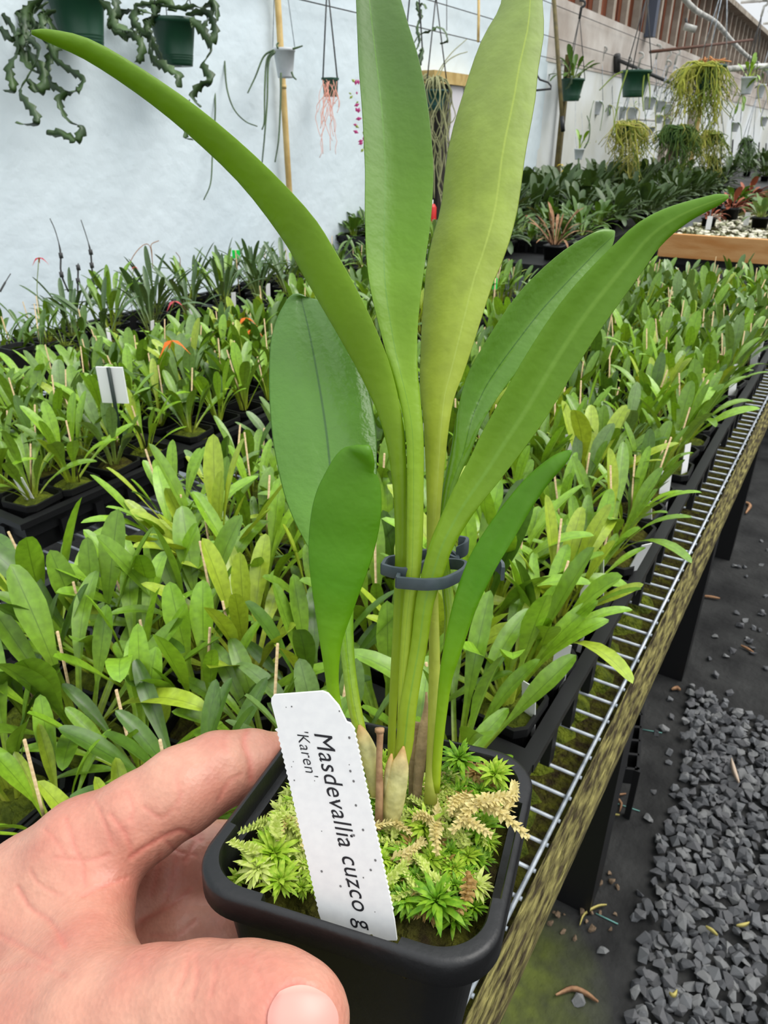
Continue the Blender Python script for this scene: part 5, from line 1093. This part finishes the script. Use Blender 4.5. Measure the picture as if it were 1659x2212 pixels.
mb = MB(); mb.tube([P(1165, 246, 6.4), P(1450, 262, 7.4)], .012, 6); tag(mb.build('hanging_rail', M['pipe']), 'thin white rail carrying the row of white pots', 'rail')
t, r, c = hang('hanging_pot', 'lone small white pot hanging low before the white wall', 1252, 321, 342, 22, 5.2, M['whitepot'], None, ribs=False); bushy(t, c, r, 7, LEAF[1], .08, .16, .9, 77)
cords(t, [[(1250, 342), (1249, 365), (1244, 382), (1236, 392)], [(1262, 321), (1272, 300), (1274, 270), (1268, 250)]], 5.2, M['epi'], .006)
cords(t, [[(1246, 320), (1243, 280), (1244, 150)], [(1256, 320), (1258, 280), (1256, 240)]], 5.22, M['wire'], .002, 'hanger')
# poles, hanger, camera-like lamp
mb = MB(); pts = [np.array([WX+.045, 2.68, .35]), np.array([WX+.04, 2.67, 1.1]), np.array([WX+.04, 2.66, 2.4])]; mb.tube(pts, .0125, 8)
for z in (1.05, 1.45, 1.9): mb.tube([(WX+.041, 2.667, z-.006), (WX+.041, 2.667, z+.006)], .0138, 8)
tag(mb.build('bamboo_pole', M['bamboo']), 'tall yellow bamboo pole leaning on the film wall', 'pole')
t = tag(empty('leaning_pole', P(1216, 283, 4.4)), 'olive leaning pole with a black tip beside the green hanging pot', 'pole'); mb = MB(); mb.tube([P(1214, 255, 4.4), P(1205, 120, 4.45), P(1194, -40, 4.5)], .0135, 8); mb.build('shaft', M['oldbamboo'], t, True, True)
mb = MB(); mb.tube([P(1216, 283, 4.4), P(1214, 253, 4.4)], .014, 8); mb.build('tip', M['black_tray'], t, True, True)
mb = MB(); mb.tube(PP([(1209, 130), (1214, 60), (1217, -40)], 5.6), .012, 6); tag(mb.build('brown_rod', M['rust']), 'thin brown rod hanging behind the leaning pole', 'rod')
mb = MB(); mb.tube(PP([(1034, -20), (1034, 40), (1033, 90)], 3.7), .007, 6); tag(mb.build('bamboo_cane', M['bamboo']), 'thin bamboo cane behind the pale tall leaf', 'cane')
mb = MB(); mb.tube(PP([(965, -20), (965, 66)], 3.7), .0022, 5); tag(mb.build('hanging_wire', M['darkmetal']), 'thin vertical wire between the tall leaves', 'wire')
mb = MB(); mb.tube(PP([(1160, 163), (1166, 172), (1184, 178), (1190, 185), (1190, 192), (1160, 195), (1140, 196)], 4.4), .006, 6); tag(mb.build('clothes_hanger', M['black_tray']), 'black clothes hanger hooked on the wall wire', 'hanger')
t = tag(empty('lamp_fitting', P(1490, 62, 6.0)), 'small white lamp fitting under the conduit', 'lamp'); mb = MB(); mb.tube([P(1478, 57, 6.0), P(1503, 64, 6.0)], .026, 10); mb.build('body', M['pipe'], t, True, True); mb = MB(); mb.tube([P(1484, 58, 6.0), P(1482, 40, 6.0)], .012, 6); mb.build('bracket', M['darkmetal'], t, True, True)
t = tag(empty('wall_bracket', PX(1338, 140, WX)), 'dark metal bracket with an arm on the concrete band', 'bracket'); mb = MB(); mb.tube([PX(1333, 118, WX+.03), PX(1333, 155, WX+.03)], .03, 6); mb.build('plate', M['darkmetal'], t, True, True); mb = MB(); mb.tube([PX(1336, 130, WX+.05), PX(1400, 158, WX+.3), PX(1475, 190, WX+.5)], .016, 6); mb.build('arm', M['darkmetal'], t, True, True)
for i, x in enumerate((1560, 1583, 1601, 1622, 1640, 1655)):
    mb = MB(); mb.tube([PX(x, 300+2*i, -1.9), PX(x-9, 440, -1.9)], .012, 5); tag(mb.build('hanging_wire', M['darkmetal']), '%s thin dark upright before the far white wall' % ORD[i], 'wire', 'thin uprights by the far white wall')

# ------------------------------------------------------------------ far benches
def bush_mesh(name, m, n, L0, L1, seed, up=1.1, h=.02, us=(-1, 0, 1), shapes_=None, pot=True, wr=.1):
    q = np.random.default_rng(seed); base = [leaf_mesh('tmp', m, b_, wr*w_, segs=5, us=us, pet=.2) for b_, w_ in ((.4, 1), (.9, 1.1), (1.4, .9))]; tf = []; msl = []
    for k in range(n):
        a = q.uniform(0, 6.28); L = q.uniform(L0, L1)
        msl.append(base[q.integers(3)]); tf.append(Matrix.Translation((math.cos(a)*.02, math.sin(a)*.02, h)) @ Matrix.Rotation(a-math.pi/2, 4, 'Z') @ Matrix.Rotation(-q.uniform(.05, up), 4, 'X') @ Matrix.Scale(L, 4))
    if pot: msl.append(POT); tf.append(Matrix.Diagonal((1.5, 1.5, h/.058, 1)))
    o = mass(name, msl, tf, smooth=True); me = o.data; bpy.data.objects.remove(o); return me
def slab(name, label, x0, x1, y0, y1, z0, z1, m, legs=True):
    t = tag(empty(name, ((x0+x1)/2, (y0+y1)/2, 0)), label, 'bench'); mb = MB(); mb.box(((x0+x1)/2, (y0+y1)/2, (z0+z1)/2), ((x1-x0)/2, (y1-y0)/2, (z1-z0)/2)); mb.build('bench_top', m, t, False, True)
    for x in (x0+.08, x1-.08):
        for y in (y0+.15, y1-.15): mb = MB(); mb.box((x, y, z0/2), (.04, .04, z0/2)); mb.build('leg', M['black_tray'], t, False, True)
    return t
slab('far_bench', 'dark far bench by the wall under the mass of deep green plants', -2.05, -1.08, 3.05, 8.2, .74, .79, M['black_tray'])
DB = [bush_mesh('leafy_plant', M['deepleaf'], 34, .16, .3, 90+k, 1.2, .06) for k in range(4)]; DG = [bush_mesh('leafy_plant', SM[3], 26, .12, .22, 95+k, 1.2, .06) for k in range(3)]
n = 0
for i in range(4):
    for j in range(17):
        x = -1.95+i*.25+rr_.uniform(-.05, .05); y = 3.75+j*.26+rr_.uniform(-.06, .06); u, v, d = pix((x, y, 1.0))
        if u < 1080: continue
        o = link('leafy_plant', (DB if (y > 4.3 or x < -1.6) else DG)[rr_.integers(3)]); o.location = (x, y, .79); o.rotation_euler[2] = rr_.uniform(0, 6); s_ = rr_.uniform(.8, 1.05)*(1.0 if i < 2 else .8); o.scale = (s_, s_, s_)
        tag(o, 'deep green plant, far wall bench, %s from near end, %s row' % (ORD[j] if j < 16 else 'last', ('wall', 'second', 'third', 'front')[i]), 'potted plant', 'deep green plants on the far wall bench'); n += 1
FT = tray_mesh(.40, .26)
for i, (x, y) in enumerate([(-1.95, 3.2), (-1.52, 3.2), (-1.3, 3.5), (-1.75, 3.5), (-1.28, 3.18)]):
    if i == 4: continue
    o = link('nursery_tray', FT); o.location = (x, y, .79); tag(o, 'black tray of mixed pots on the far wall bench, %s from the left' % ORD[i], 'tray', 'trays on the far wall bench')
    for k in range(6):
        px_, py_ = x-.14+.14*(k % 3), y-.06+.12*(k//3); o = link('leafy_plant', (DG+DB)[rr_.integers(6)]); o.location = (px_, py_, .80); s_ = rr_.uniform(.35, .75); o.scale = (s_, s_, s_); o.rotation_euler[2] = rr_.uniform(0, 6)
        tag(o, 'small leafy plant, %s in the %s tray on the far wall bench' % (ORD[k], ORD[i]), 'potted plant', 'small plants in the far wall bench trays')
BT = bush_mesh('grassy_plant', M['deadleaf'], 24, .12, .2, 120, .9, .06, wr=.035); o = link('grassy_plant', BT); p = PZ(1195, 560, .79); o.location = tuple(p); tag(o, 'dry brown grassy plant in the trays on the far wall bench', 'potted plant')
def flower2(x, y, d, m, label, s_, h):
    top = P(x, y, d); t = tag(empty('orchid_flower', top-np.array([0, 0, h])), label, 'flower'); mb = MB(); mb.tube([top-np.array([0, 0, h]), top], .002, 4); mb.build('flower_stem', SM[3], t, True, True); petals('petal', top, m, s_, t, 5, .1)
flower2(1136, 466, 3.9, M['red'], 'dark red flower at the near end of the far wall bench', .03, .2)
for x, y, l in ((1212, 355, 'upper left'), (1220, 368, 'upper right'), (1199, 397, 'lower left'), (1240, 410, 'lower right')): flower2(x, y, 5.0, M['yellow'], '%s yellow flower above the deep green plants' % l, .02, .2)
flower2(1285, 436, 4.6, M['tagwhite'], 'white flower among the deep green plants', .018, .15)
# bench across the aisle end with an orange end board
t = slab('orange_end_bench', 'far bench with a rough orange-brown end board beyond the aisle bench', -.74, 1.4, 3.72, 8.0, .74, .80, M['black_tray'])
mb = MB(); mb.box((.33, 3.70, .825), (1.08, .02, .05)); mb.build('end_board', M['orange_wood'], t, False, True)
PEB = mat('pale_pebble', lin(206, 200, 180), .8, .3); PEB2 = mat('grey_pebble', lin(150, 150, 120), .8, .3); h1, h2 = hull(61), hull(62); h1.materials.append(PEB); h2.materials.append(PEB2)
msl, tf = [], []
for k in range(1500):
    s_ = rr_.uniform(.012, .022); msl.append(h1 if rr_.random() < .6 else h2); tf.append(Matrix.Translation((rr_.uniform(-.72, 1.0), rr_.uniform(3.74, 4.9), .862)) @ Matrix.Rotation(rr_.uniform(0, 6), 4, 'Z') @ Matrix.Scale(s_, 4))
mb = MB(); mb.box((.33, 5.8, .825), (1.06, 2.08, .025)); mb.build('gravel_bed', M['soil'], t, False, True)
tag(mass('pebbles', msl, tf), 'pale pebbles spread behind the orange end board', 'pebbles')
RS = [bush_mesh('rosette_plant', m_, 22, .06, .13, 130+k, 1.3, .05, wr=.13) for k, m_ in enumerate((SM[2], M['deepleaf'], SM[3], mat('reddish_leaf', lin(150, 84, 60), .6, .3)))]
for i in range(7):
    for j in range(4):
        x = -.6+i*.2+rr_.uniform(-.04, .04); y = 4.15+j*.42+rr_.uniform(-.08, .08); u, v, d = pix((x, y, .95))
        if u > 1720 or u < 1380: continue
        k = rr_.integers(4) if (i+j) % 5 else 3; o = link('rosette_plant', RS[k]); o.location = (x, y, .87); s_ = rr_.uniform(.7, 1.3); o.scale = (s_, s_, s_)
        tag(o, '%s rosette plant on the orange-ended bench, %s from left, row %s' % (('grey-green', 'deep green', 'dark green', 'reddish')[k], ORD[i], ('one', 'two', 'three', 'four')[j]), 'potted plant', 'rosette plants on the orange-ended bench')
for i in range(9):
    x, y = -.6+i*.13, 4.0+(i % 3)*.3; mb = MB(); mb.box((x, y, .90), (.012, .003, .03), np.array(Matrix.Rotation(rr_.uniform(-.6, .6), 3, 'Z'))); tag(mb.build('plant_tag', M['tagwhite'], smooth=False), '%s white tag from the left on the orange-ended bench' % ORD[i], 'tag', 'white tags on the orange-ended bench')
flower2(1490, 415, 6.5, M['orange'], 'orange flower spike near the doorway post', .03, .2)
# end wall and the far bench masses at the end of the house
mb = MB(); mb.box((2.0, 22.0, 2.0), (4.2, .05, 2.0)); tag(mb.build('wall_back', M['paint'], smooth=False), kind='structure', label='pale end wall at the far end of the greenhouse')
slab('far_bench', 'long far bench along the white wall at the right edge', -2.0, -.9, 9.0, 20, .70, .78, M['black_tray'])
for i in range(16):
    o = link('leafy_plant', DB[i % 4]); o.location = (-1.75+.35*(i % 3), 9.3+.6*i, .78); o.scale = (1.1, 1.1, .9); tag(o, 'deep green plant %s along the long bench by the white wall' % ORD[i], 'potted plant', 'plants on the long bench by the white wall')
# red canister by the white column
t = tag(empty('red_canister', P(929, 490, 3.75)), 'red canister behind the gap between the tall leaves', 'canister'); mb = MB(); q = P(930, 470, 3.75); mb.lathe([(.001, -.07), (.028, -.07), (.03, -.06), (.03, .05), (.02, .065), (.001, .066)], 16, q); mb.build('body', mat('red_plastic', lin(200, 40, 36), .4, .4), t, True, True); mb = MB(); mb.lathe([(.012, .066), (.012, .085), (.001, .086)], 10, q); mb.build('cap', M['tagwhite'], t, True, True)

# ------------------------------------------------------------------ things on the floor
crate = tag(empty('lattice_tray', PZ(1345, 1580, .0)), 'black plastic lattice tray standing under the bench beside the leg', 'tray'); cz = .14
c0, c1, c2, c3 = [PZ(x, y, cz) for x, y in ((1318, 1490), (1392, 1490), (1378, 1662), (1296, 1652))]
def bl(a, b_): return (c0*(1-a)+c1*a)*(1-b_)+(c3*(1-a)+c2*a)*b_
for k in range(4):
    mb = MB(); mb.box((bl(k/3, 0)+bl(k/3, 1))/2-np.array([0, 0, .02]), (.003, np.linalg.norm(bl(k/3, 1)-bl(k/3, 0))/2, .02), np.array(Matrix.Rotation(math.atan2(-(bl(k/3, 0)-bl(k/3, 1))[0], (bl(k/3, 0)-bl(k/3, 1))[1]), 3, 'Z'))); mb.build('long_bar', M['black_tray'], crate, False, True)
for k in range(7):
    a, b_ = bl(0, k/6), bl(1, k/6); mb = MB(); mb.box((a+b_)/2-np.array([0, 0, .02]), (np.linalg.norm(b_-a)/2, .003, .02), np.array(Matrix.Rotation(math.atan2((b_-a)[1], (b_-a)[0]), 3, 'Z'))); mb.build('cross_bar', M['black_tray'], crate, False, True)
for q in (c0, c1, c2, c3):
    mb = MB(); mb.box((q[0], q[1], cz/2), (.006, .006, cz/2)); mb.build('foot', M['black_tray'], crate, False, True)
def litter(pts, w_, m, label, z=.006):
    q = cr([PZ(x, y, z) for x, y in pts], 10); mb = MB(); n = len(q); vs = []
    for i in range(n):
        T = q[min(i+1, n-1)]-q[max(i-1, 0)]; s_ = np.cross(T, (0, 0, 1)); s_ /= np.linalg.norm(s_); e = w_*math.sin(math.pi*(i+.5)/n)**.6; vs += [q[i]-s_*e, q[i]+np.array([0, 0, .004+e*.5]), q[i]+s_*e, q[i]+np.array([0, 0, .001])]
    mb.add(vs, [(i*4+k, i*4+(k+1) % 4, i*4+4+(k+1) % 4, i*4+4+k) for i in range(n-1) for k in range(4)]); tag(mb.build('fallen_leaf', m), label, 'debris', 'litter on the floor')
litter([(1200, 2150), (1235, 2135), (1265, 2145), (1292, 2165)], .0055, M['deadleaf'], 'curled brown leaf at the bottom of the fabric strip')
litter([(1252, 2000), (1262, 1975), (1290, 1958), (1310, 1956)], .0028, M['straw'], 'yellow-green blade at the foot of the bench leg')
litter([(1338, 1755), (1342, 1735), (1330, 1720), (1352, 1716)], .0035, M['deadleaf'], 'small brown curl on the fabric by the bench leg')
litter([(1292, 1745), (1315, 1757), (1338, 1762)], .003, M['straw'], 'straw beside the brown curl on the fabric')
litter([(1580, 1640), (1586, 1665), (1596, 1692)], .006, mat('pale_straw', lin(190, 170, 150), .8, .2), 'pale curl lying on the gravel', .026)
litter([(1524, 2002), (1538, 2010), (1550, 2022)], .004, M['straw'], 'yellow leaf bit on the gravel, left', .026)
litter([(1590, 2000), (1605, 1998), (1618, 1994)], .004, M['straw'], 'yellow leaf bit on the gravel, right', .026)
litter([(1445, 2145), (1455, 2150), (1462, 2140)], .004, M['straw'], 'small bent straw at the lower gravel edge', .026)
litter([(1600, 1395), (1615, 1402), (1628, 1411)], .004, M['deadleaf'], 'thin twig on the fabric near the right edge')
litter([(1515, 1288), (1535, 1290), (1555, 1294)], .005, M['deadleaf'], 'flat brown bit on the fabric past the bench edge')
litter([(1608, 1085), (1620, 1092), (1610, 1110)], .008, M['deadleaf'], 'crumpled leaf on the aisle floor, far right')
litter([(1450, 1490), (1462, 1486), (1470, 1492)], .007, M['deadleaf'], 'brown leaf scrap on the fabric left of the gravel')
TEAL = mat('teal_thread', lin(96, 140, 132), .8, .2)
for i, (a, b_) in enumerate([((1300, 1725), (1382, 1752)), ((1287, 1973), (1335, 1996)), ((1385, 1575), (1430, 1583))]):
    p, q = PZ(*a, .002), PZ(*b_, .002); mb = MB(); mb.tube([p, q], .0015, 4); o = mb.build('woven_thread', TEAL, floor)
# loose potting bark round the near leg
bk = hull(77); bk.materials.append(mat('bark_chip', lin(92, 74, 58), .9, .2, lin(130, 112, 92), 60)); bq = PZ(1245, 1955, 0)
for k in range(46):
    a = rr_.uniform(0, 6.28); rr2 = .05+.05*rr_.random(); o = link('bark_chip', bk, floor); s_ = rr_.uniform(.004, .011); o.location = (bq[0]-.03+math.cos(a)*rr2*1.1, bq[1]+.02+math.sin(a)*rr2, s_*.5); o.scale = (s_, s_, s_*.8); o.rotation_euler = (rr_.random(), rr_.random(), rr_.random()*6)
